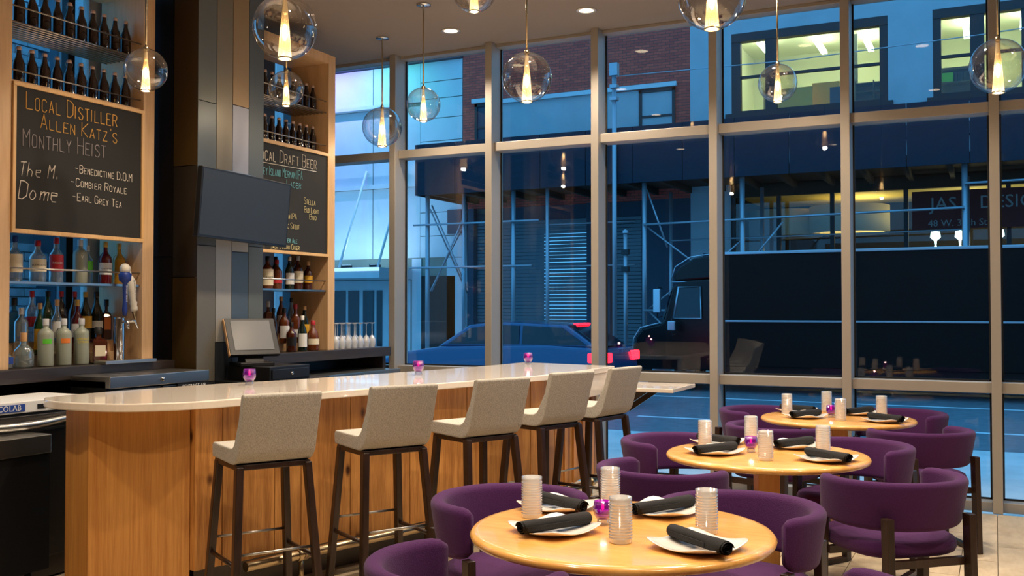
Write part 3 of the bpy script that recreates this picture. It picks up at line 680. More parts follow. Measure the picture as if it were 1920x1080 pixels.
# upturned wine glasses
gm1 = MB().lathe([(0.03, 0), (0.038, 0.05), (0.036, 0.075), (0.02, 0.105), (0.005, 0.118)], 18).mesh('bowl'); gm1.materials.append(MT['stem'])
gm2 = MB().lathe([(0.005, 0.118), (0.0035, 0.16), (0.0045, 0.222)], 8).mesh('stem'); gm2.materials.append(MT['stem'])
gm3 = MB().lathe([(0.0045, 0.222), (0.034, 0.232), (0.034, 0.235), (0, 0.235)], 18).mesh('foot'); gm3.materials.append(MT['stem'])
for r_ in range(3):
    for c in range(7):
        x, y = -5.42-r_*0.1, 7.42+c*0.098-(0.0 if r_ == 0 else 0.03)
        if c == 6 and r_ > 0: continue
        t = thing('wine_glass', 'upturned wine glass on the right counter, %s of the %s row' % (nth(c, 7 if r_ == 0 else 6), ('front', 'middle', 'back')[r_]), 'wine glass', (x, y, 1.158), 0, 'upturned wine glasses by the window')
        link('bowl', gm1, None, t); link('stem', gm2, None, t); link('foot', gm3, None, t)

# ------------------------------------------------------------------ the bar
def smooth_closed(pts, hard, n=5):
    out = []; m = len(pts)
    for i in range(m):
        p0, p1, p2, p3 = [Vector(pts[(i+k-1) % m]) for k in range(4)]
        if i in hard: p0 = p1*2-p2
        if (i+1) % m in hard: p3 = p2*2-p1
        for k in range(n):
            t = k/n
            q = 0.5*((2*p1)+(p2-p0)*t+(2*p0-5*p1+4*p2-p3)*t*t+(3*p1-p0-3*p2+p3)*t**3)
            out.append((q.x, q.y))
    return out
TOP = [(-4.37,3.50),(-4.25,3.41),(-4.07,3.37),(-3.81,3.40),(-3.64,3.50),(-3.52,3.66),(-3.42,3.97),(-3.28,4.45),(-3.06,5.2),(-2.89,5.78),(-2.77,6.31),(-2.74,6.85),(-2.73,7.45),(-3.61,7.62),(-3.66,7.0),(-3.82,6.1),(-4.03,5.18),(-4.27,4.46),(-4.38,3.76)]
tag(MB().prism(smooth_closed(TOP, (0, 12, 13)), 1.03, 1.07).build('quartz_worktop', 'quartz', bevel=0.006), 'white quartz bar top tapering to a rounded point, with candles', 'bar top')
bb = thing('plank_bar', 'oak bar front of upright rustic planks with smooth veneered end', 'bar', (0, 0, 0))
MB().prism([(-3.70,3.78),(-3.50,4.5),(-3.28,5.25),(-3.07,6.0),(-2.99,6.4),(-2.96,7.36),(-3.52,7.5),(-3.58,6.9),(-3.74,6.05),(-3.95,5.15),(-4.18,4.4),(-4.26,3.60)], 0.21, 1.028).build('core', 'black', bb)
MB().prism([(-3.74,3.9),(-3.60,4.5),(-3.38,5.25),(-3.18,6.0),(-3.10,6.4),(-3.07,7.3),(-3.5,7.45),(-3.95,5.15),(-4.18,4.4),(-4.22,3.66)], 0.0, 0.21).build('toe_kick', 'dsteel', bb)
MB().prism([(-3.64,3.765),(-4.02,3.475),(-4.035,3.50),(-3.66,3.79)], 0, 1.029).build('end_panel', 'oak', bb)
MB().prism([(-4.02,3.475),(-4.27,3.55),(-4.268,3.575),(-4.024,3.50)], 0, 1.029).build('end_panel', 'oak', bb)
FR = [(-3.645,3.77),(-3.445,4.5),(-3.225,5.25),(-3.01,6.0),(-2.93,6.4),(-2.90,7.40)]
def walk(poly, s):
    for a, b in zip(poly[:-1], poly[1:]):
        a, b = Vector(a), Vector(b); L = (b-a).length
        if s <= L or b == Vector(poly[-1]): return a+(b-a).normalized()*s, math.atan2(b.y-a.y, b.x-a.x)
        s -= L
tot = sum((Vector(b)-Vector(a)).length for a, b in zip(FR[:-1], FR[1:]))
s = 0.0; k = 0; PM = {}
while s < tot-0.03:
    far = s > 2.75
    wd = (0.055, 0.035, 0.075)[k % 3] if far else (0.155, 0.19, 0.13, 0.17)[k % 4]
    wd = min(wd, tot-s)
    th = (0.05, 0.02, 0.035)[k % 3] if far else (0.05, 0.054, 0.047)[k % 3]
    p, a = walk(FR, s+wd/2); key = (round(wd, 3), th)
    if key not in PM:
        PM[key] = MB().box(-wd/2+0.0015, wd/2-0.0015, -th+0.05-0.05, 0.05, 0.215, 1.028).mesh('plank'); PM[key].materials.append(MT['plank'])
    o = link('plank', PM[key], None, bb, loc=(p.x, p.y, 0), rz=a)
    s += wd; k += 1
MB().box(-2.79, -2.745, 6.75, 7.44, 0.86, 1.029).build('apron', 'quartz', bb, bevel=0.003)
t = thing('low_counter', 'low white quartz ledge at the far end of the bar', 'counter', (-2.72, 7.28, 0))
MB().box(-0.026, 0.52, 0, 0.62, 0.885, 0.915).build('slab', 'quartz', t, bevel=0.004)
for y in (0.08, 0.5): MB().add([(0,y,0.885),(0.3,y,0.885),(0,y,0.68),(0,y+0.03,0.885),(0.3,y+0.03,0.885),(0,y+0.03,0.68)], [(0,1,2),(3,5,4),(0,3,4,1),(1,4,5,2),(2,5,3,0)]).build('bracket', 'dsteel', t)
t = thing('foot_rail', 'brushed brass foot rail running along the base of the bar', 'foot rail', (0, 0, 0))
RL = [(-3.465,3.98,.2),(-3.33,4.48,.2),(-3.11,5.23,.2),(-2.90,5.97,.2),(-2.815,6.38,.2),(-2.79,7.2,.2)]
MB().tube(RL, 0.026, 14).build('rail', 'brass', t)
for q in (0.35, 1.35, 2.3, 3.2):
    p, a = walk([(v[0], v[1]) for v in RL], q); n = Vector((math.sin(a), -math.cos(a)))
    d = Vector((math.cos(a), math.sin(a)))
    MB().tube([(p.x-d.x*.03, p.y-d.y*.03, .2), (p.x+d.x*.03, p.y+d.y*.03, .2)], 0.034, 14).build('collar', 'brass', t)
    MB().tube([(p.x, p.y, .2), (p.x, p.y, 0.0)], 0.014, 8).build('post', 'brass', t)

# ------------------------------------------------------------------ bar stools
def shell_profile():
    # closed outline in (y, z): seat runs forward (+y), back rises at -y
    outer = [(0.20,.795),(-0.09,.79)]
    for i in range(1, 8):
        a = R(270-i*10.5); outer.append((-0.09+0.10*math.cos(a), .89+0.10*math.sin(a)))
    outer += [(-0.225, 1.0), (-0.262, 1.12), (-0.252, 1.133), (-0.222, 1.127)]
    inner = [(-0.185, 1.0)]
    for i in range(7, 0, -1):
        a = R(270-i*10.5); inner.append((-0.07+0.072*math.cos(a), .938+0.072*math.sin(a)))
    inner += [(-0.05, .866), (0.19, .868), (0.205, .855)]
    return outer+inner
t = thing('bar_stool', '', 'bar stool', (0, 0, 0), 0, 'upholstered stools along the bar'); stool = t
PR = shell_profile(); HW = 0.192
mtx = Matrix(((0,0,1,0),(1,0,0,0),(0,1,0,0),(0,0,0,1)))
MB().prism(PR, -HW, HW, mtx, smooth=True).build('upholstered_shell', 'linen', t, bevel=0.01, seg=3)
MB().box(-HW+.01, HW-.01, -0.14, 0.19, 0.765, 0.792).build('seat_frame', 'dwood', t, bevel=0.004)
LG = {}
for sx in (-1, 1):
    for sy, y0, y1 in ((1, .165, .22), (-1, -.13, -.215)):
        MB().bar((sx*.215, y1, 0), (sx*.168, y0, 0.785), 0.036, 0.046).build('leg', 'dwood', t, bevel=0.006)
def legp(sx, back, z):
    f = z/0.785; y0, y1 = (-.13, -.215) if back else (.165, .22)
    return (sx*(.215+(.168-.215)*f), y1+(y0-y1)*f, z)
MB().tube([legp(-1, 0, .40), legp(1, 0, .40)], 0.007, 8).build('foot_rod', 'steel', t)
MB().tube([legp(-1, 1, .38), legp(1, 1, .38)], 0.007, 8).build('foot_rod', 'steel', t)
for sx in (-1, 1): MB().tube([legp(sx, 0, .33), legp(sx, 1, .33)], 0.011, 6).build('stretcher', 'dwood', t)
SL = [(-2.99,3.69,60,'oatmeal linen bar stool nearest the veneered bar end, first of five'),(-2.73,4.34,60,'oatmeal linen bar stool, second from the veneered bar end'),(-2.50,5.02,65,'oatmeal linen bar stool, middle one of the five'),(-2.37,5.73,69,'oatmeal linen bar stool, second from the window'),(-2.24,6.36,78,'oatmeal linen bar stool nearest the window and low ledge')]
for i, (x, y, a, lb) in enumerate(SL):
    f = R(a+90); loc = (x+0.255*math.cos(f), y+0.255*math.sin(f), 0)
    if i == 0:
        stool.location = loc; stool.rotation_euler = (0, 0, R(a)); stool['label'] = lb
    else: dup(stool, loc, R(a), lb)

# ------------------------------------------------------------------ dining tables
TB = [(-1.19, 3.31), (-1.11, 5.38), (-1.02, 7.38)]
WH = ['nearest', 'middle', 'farthest']
for i, (x, y) in enumerate(TB):
    t = thing('dining_table', 'round honey wood dining table set for four, %s the camera' % ('nearest to', 'second from', 'farthest from')[i], 'table', (x, y, 0), 0, 'round dining tables')
    MB().lathe([(0, .75), (.50, .75), (.523, .746), (.532, .735), (.528, .722), (.505, .714), (0, .714)], 72).build('tabletop', 'tabletop', t)
    MB().box(-.057, .057, -.057, .057, 0.012, .714, Matrix.Rotation(R(26), 4, 'Z')).build('pedestal', 'post', t, bevel=0.004)
    MB().lathe([(0, .012), (.26, .012), (.27, .006), (.27, 0)], 40).build('base_plate', 'dsteel', t)

# ------------------------------------------------------------------ purple barrel chairs
t = thing('barrel_chair', '', 'chair', (0, 0, 0), 0, 'purple barrel chairs around the tables'); chair = t
mb = MB(); secs = []
NS = 44; PH = 116
def rr(w, h, n=4):
    pts = []; c = min(w, h)*0.46
    for cx, cy, a0 in ((w/2-c, h/2-c, 0), (-w/2+c, h/2-c, 90), (-w/2+c, -h/2+c, 180), (w/2-c, -h/2+c, 270)):
        for k in range(n+1):
            a = R(a0+90*k/n); pts.append((cx+c*math.cos(a), cy+c*math.sin(a)))
    return pts
for i in range(NS+1):
    f = -1+2*i/NS; ph = R(PH*f)
    e = min(1.0, (1-abs(f))*NS/2/2.2); e = math.sqrt(max(0.02, 1-(1-e)**2))
    rad = 0.283+0.012*abs(f)
    px, py = 1.02*rad*math.sin(ph), -rad*math.cos(ph)*0.98
    nx, ny = math.sin(ph), -math.cos(ph)
    hh = 0.225-0.03*abs(f)**3; zc = 0.755-hh/2-0.004*abs(f)
    for (u, v) in rr(0.062*(0.35+.65*e), hh*(0.72+.28*e)):
        lean = 0.05*(v/hh)*(1-abs(f)**2)
        secs.append((px+nx*(u+lean), py+ny*(u+lean), zc+v))
K = 20
mb.add(secs, [(i*K+k, i*K+(k+1) % K, (i+1)*K+(k+1) % K, (i+1)*K+k) for i in range(NS) for k in range(K)], True)
mb.f += [tuple(range(K)), tuple(NS*K+k for k in range(K-1, -1, -1))]; mb.sm += [True, True]
mb.build('backrest', 'purple', t)
mb = MB(); vs = []; rings = [(.0, .405), (.90, .405), (.97, .415), (1.0, .435), (1.0, .455), (.97, .475), (.9, .486), (.6, .494), (0, .497)]
N = 40
for s_, z in rings:
    for k in range(N):
        a = 2*math.pi*k/N; c, s2 = math.cos(a), math.sin(a)
        ex = 0.62; vs.append((0.262*s_*math.copysign(abs(c)**ex, c), 0.025+0.262*s_*math.copysign(abs(s2)**ex, s2), z))
mb.add(vs, [(j*N+k, j*N+(k+1) % N, (j+1)*N+(k+1) % N, (j+1)*N+k) for j in range(len(rings)-1) for k in range(N)], True)
mb.build('seat', 'purple', t)
for sx in (-1, 1):
    bx_, by_ = sx*0.215, -0.262
    MB().bar((bx_, by_-0.02, 0), (bx_, by_, 0.60), 0.036, 0.05).build('leg', 'dwood', t, bevel=0.004)
    MB().bar((sx*0.283, 0.145, 0), (sx*0.283, 0.125, 0.555), 0.036, 0.05).build('leg', 'dwood', t, bevel=0.004)
    mbr = MB().add([(bx_-.018,by_+.0,0),(bx_+.018,by_+.0,0),(sx*.283+.018,.12,0),(sx*.283-.018,.12,0),(bx_-.018,by_,.03),(bx_+.018,by_,.03),(sx*.283+.018,.12,.03),(sx*.283-.018,.12,.03)], [(0,3,2,1),(4,5,6,7),(0,1,5,4),(1,2,6,5),(2,3,7,6),(3,0,4,7)])
    mbr.build('runner', 'dwood', t)
MB().box(-.27, .27, .09, .12, .37, .405).box(-.2, .2, -.255, -.225, .37, .405).build('seat_rail', 'dwood', t)
CH = [[(149, 149, .70, 'left back'), (66, 72, .66, 'right back'), (246, 250, .66, 'left front'), (326, 318, .83, 'right front')],
      [(149, 149, .70, 'left back'), (57, 66, .68, 'right back'), (240, 248, .74, 'left front'), (329, 312, .77, 'right front')],
      [(149, 149, .70, 'left back'), (57, 66, .68, 'right back'), (244, 250, .70, 'left front'), (321, 308, .73, 'right front')]]
first = True
for i, (x, y) in enumerate(TB):
    for (th, bk, dist, wd) in CH[i]:
        loc = (x+dist*math.cos(R(th)), y+dist*math.sin(R(th)), 0)
        lb = 'purple barrel chair with dark legs at the %s side of the %s table' % (wd, WH[i])
        if first: chair.location = loc; chair.rotation_euler = (0, 0, R(bk+90)); chair['label'] = lb; first = False
        else: dup(chair, loc, R(bk+90), lb)

# ------------------------------------------------------------------ place settings
def plate_mesh():
    mb = MB(); N = 48; vs = []
    rings = [(0, .006), (.45, .006), (.7, .008), (.9, .012), (1.0, .016), (1.0, .013), (.88, .008), (.7, .002), (.4, 0), (0, 0)]
    for s_, z in rings:
        for k in range(N):
            a = 2*math.pi*k/N; c, s2 = math.cos(a), math.sin(a)
            r = 0.13/((abs(c)**5.5+abs(s2)**5.5)**(1/5.5)); up = (r/0.13-1)*0.07*s_**3
            vs.append((r*s_*c, r*s_*s2, z+up))
    mb.add(vs, [(j*N+k, j*N+(k+1) % N, (j+1)*N+(k+1) % N, (j+1)*N+k) for j in range(len(rings)-1) for k in range(N)], True)
    return mb.mesh('plate')
plm = plate_mesh(); plm.materials.append(MT['white'])
def napkin_meshes():
    mb = MB(); N = 16; vs = []; M = 14
    for i in range(M+1):
        f = i/M; x = -0.132+0.264*f
        for k in range(N):
            a = 2*math.pi*k/N; r = 0.0215*(1+0.05*math.sin(3*a+f*4)+0.04*math.sin(9*f))
            vs.append((x, r*math.cos(a)*1.12, 0.0215+r*math.sin(a)*0.95))
    mb.add(vs, [(j*N+k, j*N+(k+1) % N, (j+1)*N+(k+1) % N, (j+1)*N+k) for j in range(M) for k in range(N)], True)
    a_ = mb.mesh('roll')
    mb = MB()
    ends = []
    for ex in (-1, 1):
        mb = MB()
        for i in range(26):
            a0, a1 = i*0.55, (i+1)*0.55; r0, r1 = 0.0225-0.0007*i, 0.0225-0.0007*(i+1)
            x0, x1 = ex*0.118, ex*0.139
            P = lambda r, a, x: (x, r*math.cos(a)*1.12, 0.0215+r*math.sin(a)*.95)
            mb.add([P(r0, a0, x0), P(r1, a1, x1 if 0 else x0), P(r1, a1, x1), P(r0, a0, x1)], [(0, 1, 2, 3)], True)
        ends.append(mb.mesh('rolled_end'))
    c_ = MB().box(-0.125, 0.06, -0.0262, -0.0232, 0.012, 0.026).mesh('folded_flap')
    return a_, ends[0], ends[1], c_
nm = napkin_meshes()
for m_ in nm: m_.materials.append(MT['napkin'])
pr = [(0, .008), (.034, .008), (.0355, .01)]
prof = [(0, 0), (.036, 0), (.038, .004)]
nr = 13
for i in range(nr):
    z = .012+i*.0095
    prof += [(.0375, z), (.0395, z+.003), (.0395, z+.0055), (.0375, z+.008)]
prof += [(.038, .14), (.0385, .15), (.036, .15), (.0355, .012), (0, .012)]
tumm = MB().lathe(prof, 28).mesh('tumbler'); tumm.materials.append(MT['tumbler'])
PL = [[(-1.65,3.61),(-1.38,3.16),(-1.14,3.63),(-0.87,3.14)], [(-1.53,5.68),(-1.355,5.24),(-1.02,5.66),(-0.78,5.24)], [(-1.40,7.65),(-1.225,7.25),(-0.91,7.64),(-0.69,7.22)]]
GLS = [[(-1.55,3.34),(-1.36,3.66),(-1.12,3.11),(-0.90,3.37)], [(-1.46,5.44),(-1.28,5.78),(-1.06,5.12),(-0.83,5.47)], [(-1.38,7.42),(-1.15,7.76),(-0.97,7.17),(-0.74,7.55)]]
CAN = [(-1.27, 3.34), (-1.19, 5.37), (-1.06, 7.36)]
NA = [-27, 60, 60, -38]; PN = ['left back', 'left front', 'right back', 'right front']
for i in range(3):
    for k in range(4):
        (px, py) = PL[i][k]
        tx, ty = TB[i]; dv = Vector((px-tx, py-ty))
        if dv.length > 0.40: dv = dv.normalized()*0.40; px, py = tx+dv.x, ty+dv.y
        tag(link('dinner_plate', plm, None, loc=(px, py, .7505), rz=R(-19+(6, -5, 4, -4)[k])), 'white squarish plate at the %s place of the %s table' % (PN[k], WH[i]), 'plate', 'white plates on the tables')
        t = thing('rolled_napkin', 'black rolled napkin on the %s plate of the %s table' % (PN[k], WH[i]), 'napkin', (px+0.01, py-0.02, .7625), R(NA[k]), 'black rolled napkins'); t.scale = (1.06, 1.06, 1.06)
        for nn, me in zip(('roll', 'rolled_end', 'rolled_end', 'folded_flap'), nm): link(nn, me, None, t)
        gx, gy = GLS[i][k]
        tag(link('water_tumbler', tumm, None, loc=(gx, gy, .7505)), 'beaded clear tumbler by the %s plate of the %s table' % (PN[k], WH[i]), 'glass', 'beaded tumblers')
def votive(x, y, z, label, k=1.0):
    t = thing('votive_candle', label, 'candle', (x, y, z), 0, 'purple votive candles'); t.scale = (k, k, k)
    MB().lathe([(0, 0), (.024, 0), (.021, .008), (.02, .02), (.0, .024)], 24).build('clear_base', 'clear', t)
    MB().lathe([(0, .02), (.022, .021), (.033, .038), (.035, .058), (.031, .084), (.029, .084), (.032, .058), (.03, .04), (0, .026)], 24).build('purple_cup', 'violet', t)
    MB().lathe([(0, .028), (.026, .034), (.028, .05), (0, .05)], 20).build('wax', 'wax', t)
    MB().lathe([(0, .05), (.0055, .058), (.005, .066), (.0018, .078), (0, .082)], 10).build('flame', 'flame', t)
    ld = bpy.data.lights.new('candle_light', 'POINT'); ld.energy = 0.25; ld.color = (1, .55, .45); ld.shadow_soft_size = 0.01
    lo = bpy.data.objects.new('candle_light', ld); COL.objects.link(lo); lo.parent = t; lo.location = (0, 0, .095)
votive(-4.0, 4.62, 1.0705, 'purple glass votive candle on the bar nearest the till', 1.12)
votive(-3.57, 5.84, 1.0705, 'purple glass votive candle at the middle of the bar top', 1.12)
votive(-3.43, 7.32, 1.0705, 'purple glass votive candle at the far end of the bar top', 1.12)
for i, (x, y) in enumerate(CAN): votive(x, y, .7505, 'purple glass votive candle among tumblers on the %s table' % WH[i])

# ------------------------------------------------------------------ globe pendants
def pendant(x, y, z, D, label):
    t = thing('globe_pendant', label, 'pendant light', (x, y, z), 0, 'clear globe pendant lights'); r = D/2
    pts = [(r*math.sin(math.pi*i/24), -r*math.cos(math.pi*i/24)) for i in range(25)]
    pts = [p for p in pts if p[0] > 0.15*r or p[1] > 0]
    pts[-1] = (0.008, r)
    MB().lathe(pts, 40).build('globe', 'globe', t)
    top = r*0.93; bot = -r*0.95; n = 20; vs = []
    for (f, rad) in ((0, .055*r), (.35, .11*r), (.7, .17*r), (1, .21*r)):
        for k in range(2*n):
            a = math.pi*k/n; q = rad*(1 if k % 2 else .9); vs.append((q*math.cos(a), q*math.sin(a), top+(bot-top)*f))
    m2 = 2*n
    MB().add(vs, [(j*m2+k, j*m2+(k+1) % m2, (j+1)*m2+(k+1) % m2, (j+1)*m2+k) for j in range(3) for k in range(m2)]).build('fluted_cone', 'flute', t)
    MB().lathe([(.2*r, bot), (.235*r, bot), (.235*r, bot-.05*r), (.2*r, bot-.05*r), (.2*r, bot)], 28).build('bottom_ring', 'brass', t)
    MB().lathe([(0, .12*r), (.045*r, .08*r), (.075*r, -.05*r), (.07*r, -.28*r), (.03*r, -.4*r), (0, -.42*r)], 12).build('bulb', 'bulb', t)
    MB().tube([(0, 0, r*.9), (0, 0, CZ-z-0.015)], 0.007, 8).build('stem', 'brass', t)
    MB().lathe([(.012, r*.9), (.02, r*.96), (.014, r*1.1), (0, r*1.12)], 12).build('collar', 'brass', t)
    MB().lathe([(0, CZ-z-.02), (.058, CZ-z-.016), (.062, CZ-z-.002), (0, CZ-z-.002)], 24).build('canopy', 'chrome', t)
    ld = bpy.data.lights.new('pendant_light', 'POINT'); ld.energy = PENDANT_POWER; ld.color = (1, .78, .52); ld.shadow_soft_size = 0.02
    lo = bpy.data.objects.new('pendant_light', ld); COL.objects.link(lo); lo.parent = t; lo.location = (0, 0, bot-.1*r)
for args in ((-4.64,4.41,2.98,.26,'small globe pendant beside the distiller chalkboard, leftmost'), (-3.18,3.92,2.93,.32,'large globe pendant over the near end of the bar'),
             (-4.69,5.80,3.15,.26,'small globe pendant hanging just below the large one, by the right cabinet'), (-5.06,7.63,3.20,.365,'globe pendant on a long rod before the purple-lit window'),
             (-4.2,6.94,3.2,.28,'small globe pendant right of the first window post'), (-2.67,5.68,3.0,.32,'globe pendant in front of the brick building'),
             (-1.18,4.55,2.99,.32,'large globe pendant cut by the top edge above the tables'), (-1.41,7.30,3.17,.28,'small globe pendant in front of the lit office window'),
             (0.03,6.86,3.04,.34,'globe pendant at the right edge of the picture'), (-3.1,5.77,3.65,.30,'globe pendant cut by the top edge between the downlights')):
    pendant(*args)

# ------------------------------------------------------------------ the street
GZ = -0.2
struct(MB().box(-40, 25, 8.46, 12.2, -0.3, -0.05).build('sidewalk_near', 'sidewalk'))
rd = struct(MB().box(-40, 25, 12.2, 22.3, -0.4, GZ).build('road', 'asphalt'))
for k in range(9): MB().box(-22+k*4.2, -19.6+k*4.2, 15.2, 15.32, GZ, GZ+0.004).build('lane_line', 'roadpaint', rd)
MB().box(-40, 25, 18.9, 19.02, GZ, GZ+0.004).build('lane_line', 'roadpaint', rd)
MB().box(-40, 25, 12.5, 12.62, GZ, GZ+0.004).build('lane_line', 'roadpaint', rd)
struct(MB().box(-40, 25, 22.3, 31, -0.4, -0.05).build('sidewalk_far', 'sidewalk'))
FY = 25.3
# pale panelled building, far left
t = thing('panelled_building', 'pale panelled building with canopy and purple floodlit wall across the street', 'building', (0, FY, 0))
MB().box(-26, -13.98, 0.04, 5, -0.05, 8.9).build('core', 'offgrey', t)
MB().box(-26, -13.98, -0.15, 5, 8.9, 10.6).build('parapet', 'bluewall', t)
zs = [3.05, 3.7, 4.4, 5.2, 5.9, 6.52, 7.2, 7.79, 8.3, 8.9]
for a, b in zip(zs[:-1], zs[1:]):
    MB().box(-15.408, -13.98, 0, 0.04, a+0.012, b-0.012).build('siding_panel', 'siding', t)
for a, b in ((3.05, 5.2), (5.32, 7.62), (7.72, 8.9)):
    for x in (-17.1, -18.8, -20.5):
        MB().box(x+0.012, x+1.68, 0, 0.04, a+0.012, b-0.012).build('siding_panel', 'siding', t)
for x0, x1 in ((-15.4, -15.38), (-14.2, -13.98)): MB().box(x0-0.3, x1, 0, 0.04, -0.05, 3.04).build('siding_panel', 'siding', t)
MB().box(-15.37, -14.22, 0.0, 0.05, -0.05, 2.51).build('door', 'black', t)
MB().box(-14.45, -13.99, -0.06, -0.0, 3.74, 4.45).build('sign_plate', 'bluewall', t)
MB().box(-20.5, -16.0, -0.25, 0, 7.62, 7.72).build('ledge', 'siding', t)
MB().box(-20.5, -15.42, -0.12, 0, 5.2, 5.32).build('ledge', 'siding', t)
c = MB().box(-21, -15.7, -1.75, 0, 2.42, 2.72).build('canopy', 'siding', t)
MB().box(-21, -15.7, -1.78, -1.75, 2.62, 2.72).build('light_strip', 'ledstrip', c)
for xa in (-17.3, -15.95, -18.7):
    MB().tube([(xa, -0.05, 5.75), (xa+0.1, -1.6, 2.74)], 0.04, 6).build('tie_rod', 'lab_white', t)
MB().box(-20.6, -15.75, 0.0, 0.05, -0.05, 2.4).build('entrance_surround', 'siding', t)
for x0, x1 in ((-20.4, -19.2), (-19.1, -18.1), (-18.0, -17.6), (-17.45, -17.05), (-16.95, -16.75)):
    MB().box(x0, x1, -0.02, 0.0, 0.1, 2.1).build('entrance_glass', 'dglass', t)
for k in range(4): MB().box(-16.5, -16.05, -0.03, 0.0, 0.3+k*0.45, 0.6+k*0.45).build('door_light', 'dglass', t)
def floodlight(x, col, label, power, lens):
    f = thing('floodlight', label, 'floodlight', (x, FY-1.5, 8.95))
    MB().box(-.12, .12, -.07, .07, 0.0, .12).build('housing', 'black', f)
    MB().box(-.1, .1, -.055, .055, -.012, 0.0).build('lens', lens, f)
    MB().tube([(0, 0, .1), (0, 1.345, .1)], .025, 6).build('arm', 'black', f)
    ld = bpy.data.lights.new('flood', 'SPOT'); ld.energy = power; ld.color = col; ld.spot_size = R(150); ld.spot_blend = .8; ld.shadow_soft_size = .06
    lo = bpy.data.objects.new('flood', ld); COL.objects.link(lo); lo.parent = f; lo.location = (0, 0, -.03); lo.rotation_euler = (R(40), 0, 0)
MT['ledpurple'] = mat('purple_led_lens', (190, 130, 255), 0.5, emit=(170, 110, 255), estr=8)
floodlight(-17.75, (0.40, 0.20, 1.0), 'purple floodlight on the far left building', 330, 'ledpurple')
floodlight(-16.55, (0.1, 1.0, 0.55), 'green floodlight on the far left building', 200, 'ledgreen')
for x in (-18.6, -17.2, -16.2):  # uplights added out of sight on the canopy to brighten the wall above
    f = MB().box(x-.15, x+.15, -1.3, -1.15, 2.72, 2.82).build('added_uplight', 'black', t)
    MB().box(x-.13, x+.13, -1.28, -1.17, 2.82, 2.83).build('lens', 'ledstrip', f)
    ld = bpy.data.lights.new('fill_uplight', 'SPOT'); ld.energy = 95; ld.color = (.5, .8, 1.0); ld.spot_size = R(150); ld.spot_blend = .8; ld.shadow_soft_size = .08
    lo = bpy.data.objects.new('fill_uplight', ld); COL.objects.link(lo); lo.parent = t; lo.location = (x, -1.22, 2.86); lo.rotation_euler = (R(142), 0, 0)
floodlight(-19.2, (0.5, 0.4, 1.0), 'added purple floodlight brightening the wall, unseen behind the cabinet', 400, 'ledpurple')  # extra hidden floodlight put in to lift the wall brightness

# brick building
t = thing('brick_building', 'dark red brick building above the sidewalk shed across the street', 'building', (0, FY, 0))
MB().box(-13.96, -7.15, 0, 5, 4.45, 10.6).build('brick_wall', 'fbrick', t)
MB().box(-13.96, -13.6, 0, 5, -0.05, 4.45).box(-10.08, -9.4, 0, 5, -0.05, 4.45).box(-8.5, -7.15, 0, 5, -0.05, 4.45).box(-13.6, -10.08, 0.2, 5, 4.05, 4.45).box(-9.4, -8.5, 0.2, 5, 4.05, 4.45).build('ground_floor', 'bluewall', t)
MB().box(-12.75, -7.5, -0.12, 0.0, 7.42, 7.54).build('lintel', 'siding', t)
MB().box(-13.62, -12.9, -0.12, 0.0, 7.5, 7.62).build('lintel', 'siding', t)
MB().box(-12.65, -9.25, -0.03, 0.0, 5.9, 7.42).build('infill_panel', 'pale', t)
MB().box(-9.25, -8.55, -0.03, 0, 5.9, 7.4).build('infill_panel', 'pale', t)
def sash(t, x0, x1, z0, z1, gm='dglass', bar=True):
    w = MB().box(x0, x1, -0.05, 0.02, z0, z0+.08).box(x0, x1, -0.05, 0.02, z1-.08, z1).box(x0, x0+.08, -.05, .02, z0, z1).box(x1-.08, x1, -.05, .02, z0, z1).build('window', 'darkfr', t)
    if bar: MB().box(x0, x1, -.04, .02, (z0+z1)/2-.03, (z0+z1)/2+.03).build('sash_bar', 'darkfr', w)
    MB().box(x0+.08, x1-.08, -.01, .0, z0+.08, z1-.08).build('pane', gm, w)
sash(t, -8.55, -7.55, 5.95, 7.4, 'pale'); sash(t, -13.55, -13.0, 6.1, 7.48, 'bluewall')
for (x0, x1) in ((-13.6, -10.08), (-9.4, -8.5)):
    sl = MB().box(x0+.05, x1-.05, -.02, .0, 0, .085).mesh('shutter_slat'); sl.materials.append(MT['shutter'])
    for k in range(41): link('shutter_slat', sl, None, t, loc=(0, .15+(0.0 if k % 2 else .012), -.05+k*.1))

# pale building with lit office windows and shop
t = thing('office_building', 'pale blue-lit building with lit office windows and a shop below', 'building', (0, FY, 0))
w = MB()
for x0, x1, z0, z1 in ((-7.15, 9, 8.62, 10.6), (-7.15, 9, 4.75, 6.5), (-7.15, -6.06, 6.5, 8.62), (-2.27, -1.27, 6.5, 8.62), (2.6, 9, 6.5, 8.62), (-7.15, -6.1, -.05, 4.75), (3.0, 9, -.05, 4.75)):
    w.box(x0, x1, 0, 0.3, z0, z1)
w.build('facade', 'pale', t)
MB().box(-6.2, -2.15, -.1, .25, 6.42, 6.54).build('sill', 'darkfr', t); MB().box(-1.4, 2.7, -.1, .25, 6.4, 6.52).build('sill', 'darkfr', t)
MB().box(-7.1, 9, -.12, 0, 5.6, 5.9).build('ledge', 'bluewall', t)
def offwin(x0, x1, panes):
    f = MB().box(x0, x1, 0, .22, 8.4, 8.62)
    xs = [x0]+[v for p in panes for v in p]+[x1]
    for i in range(0, len(xs), 2): f.box(xs[i], xs[i+1], .02, .2, 6.54, 8.4)
    w = f.build('window', 'darkfr', t)
    for a, b in panes:
        MB().box(a, b, .1, .11, 6.54, 8.4).build('pane', 'pane', w)
        MB().box(a, b, .06, .14, 7.45, 7.52).build('sash_bar', 'darkfr', w)
        MB().box(a, b, .06, .14, 6.54, 6.62).build('sash_bar', 'darkfr', w)
offwin(-6.06, -2.27, [(-5.83, -5.2), (-4.92, -3.25), (-3.08, -2.46)])
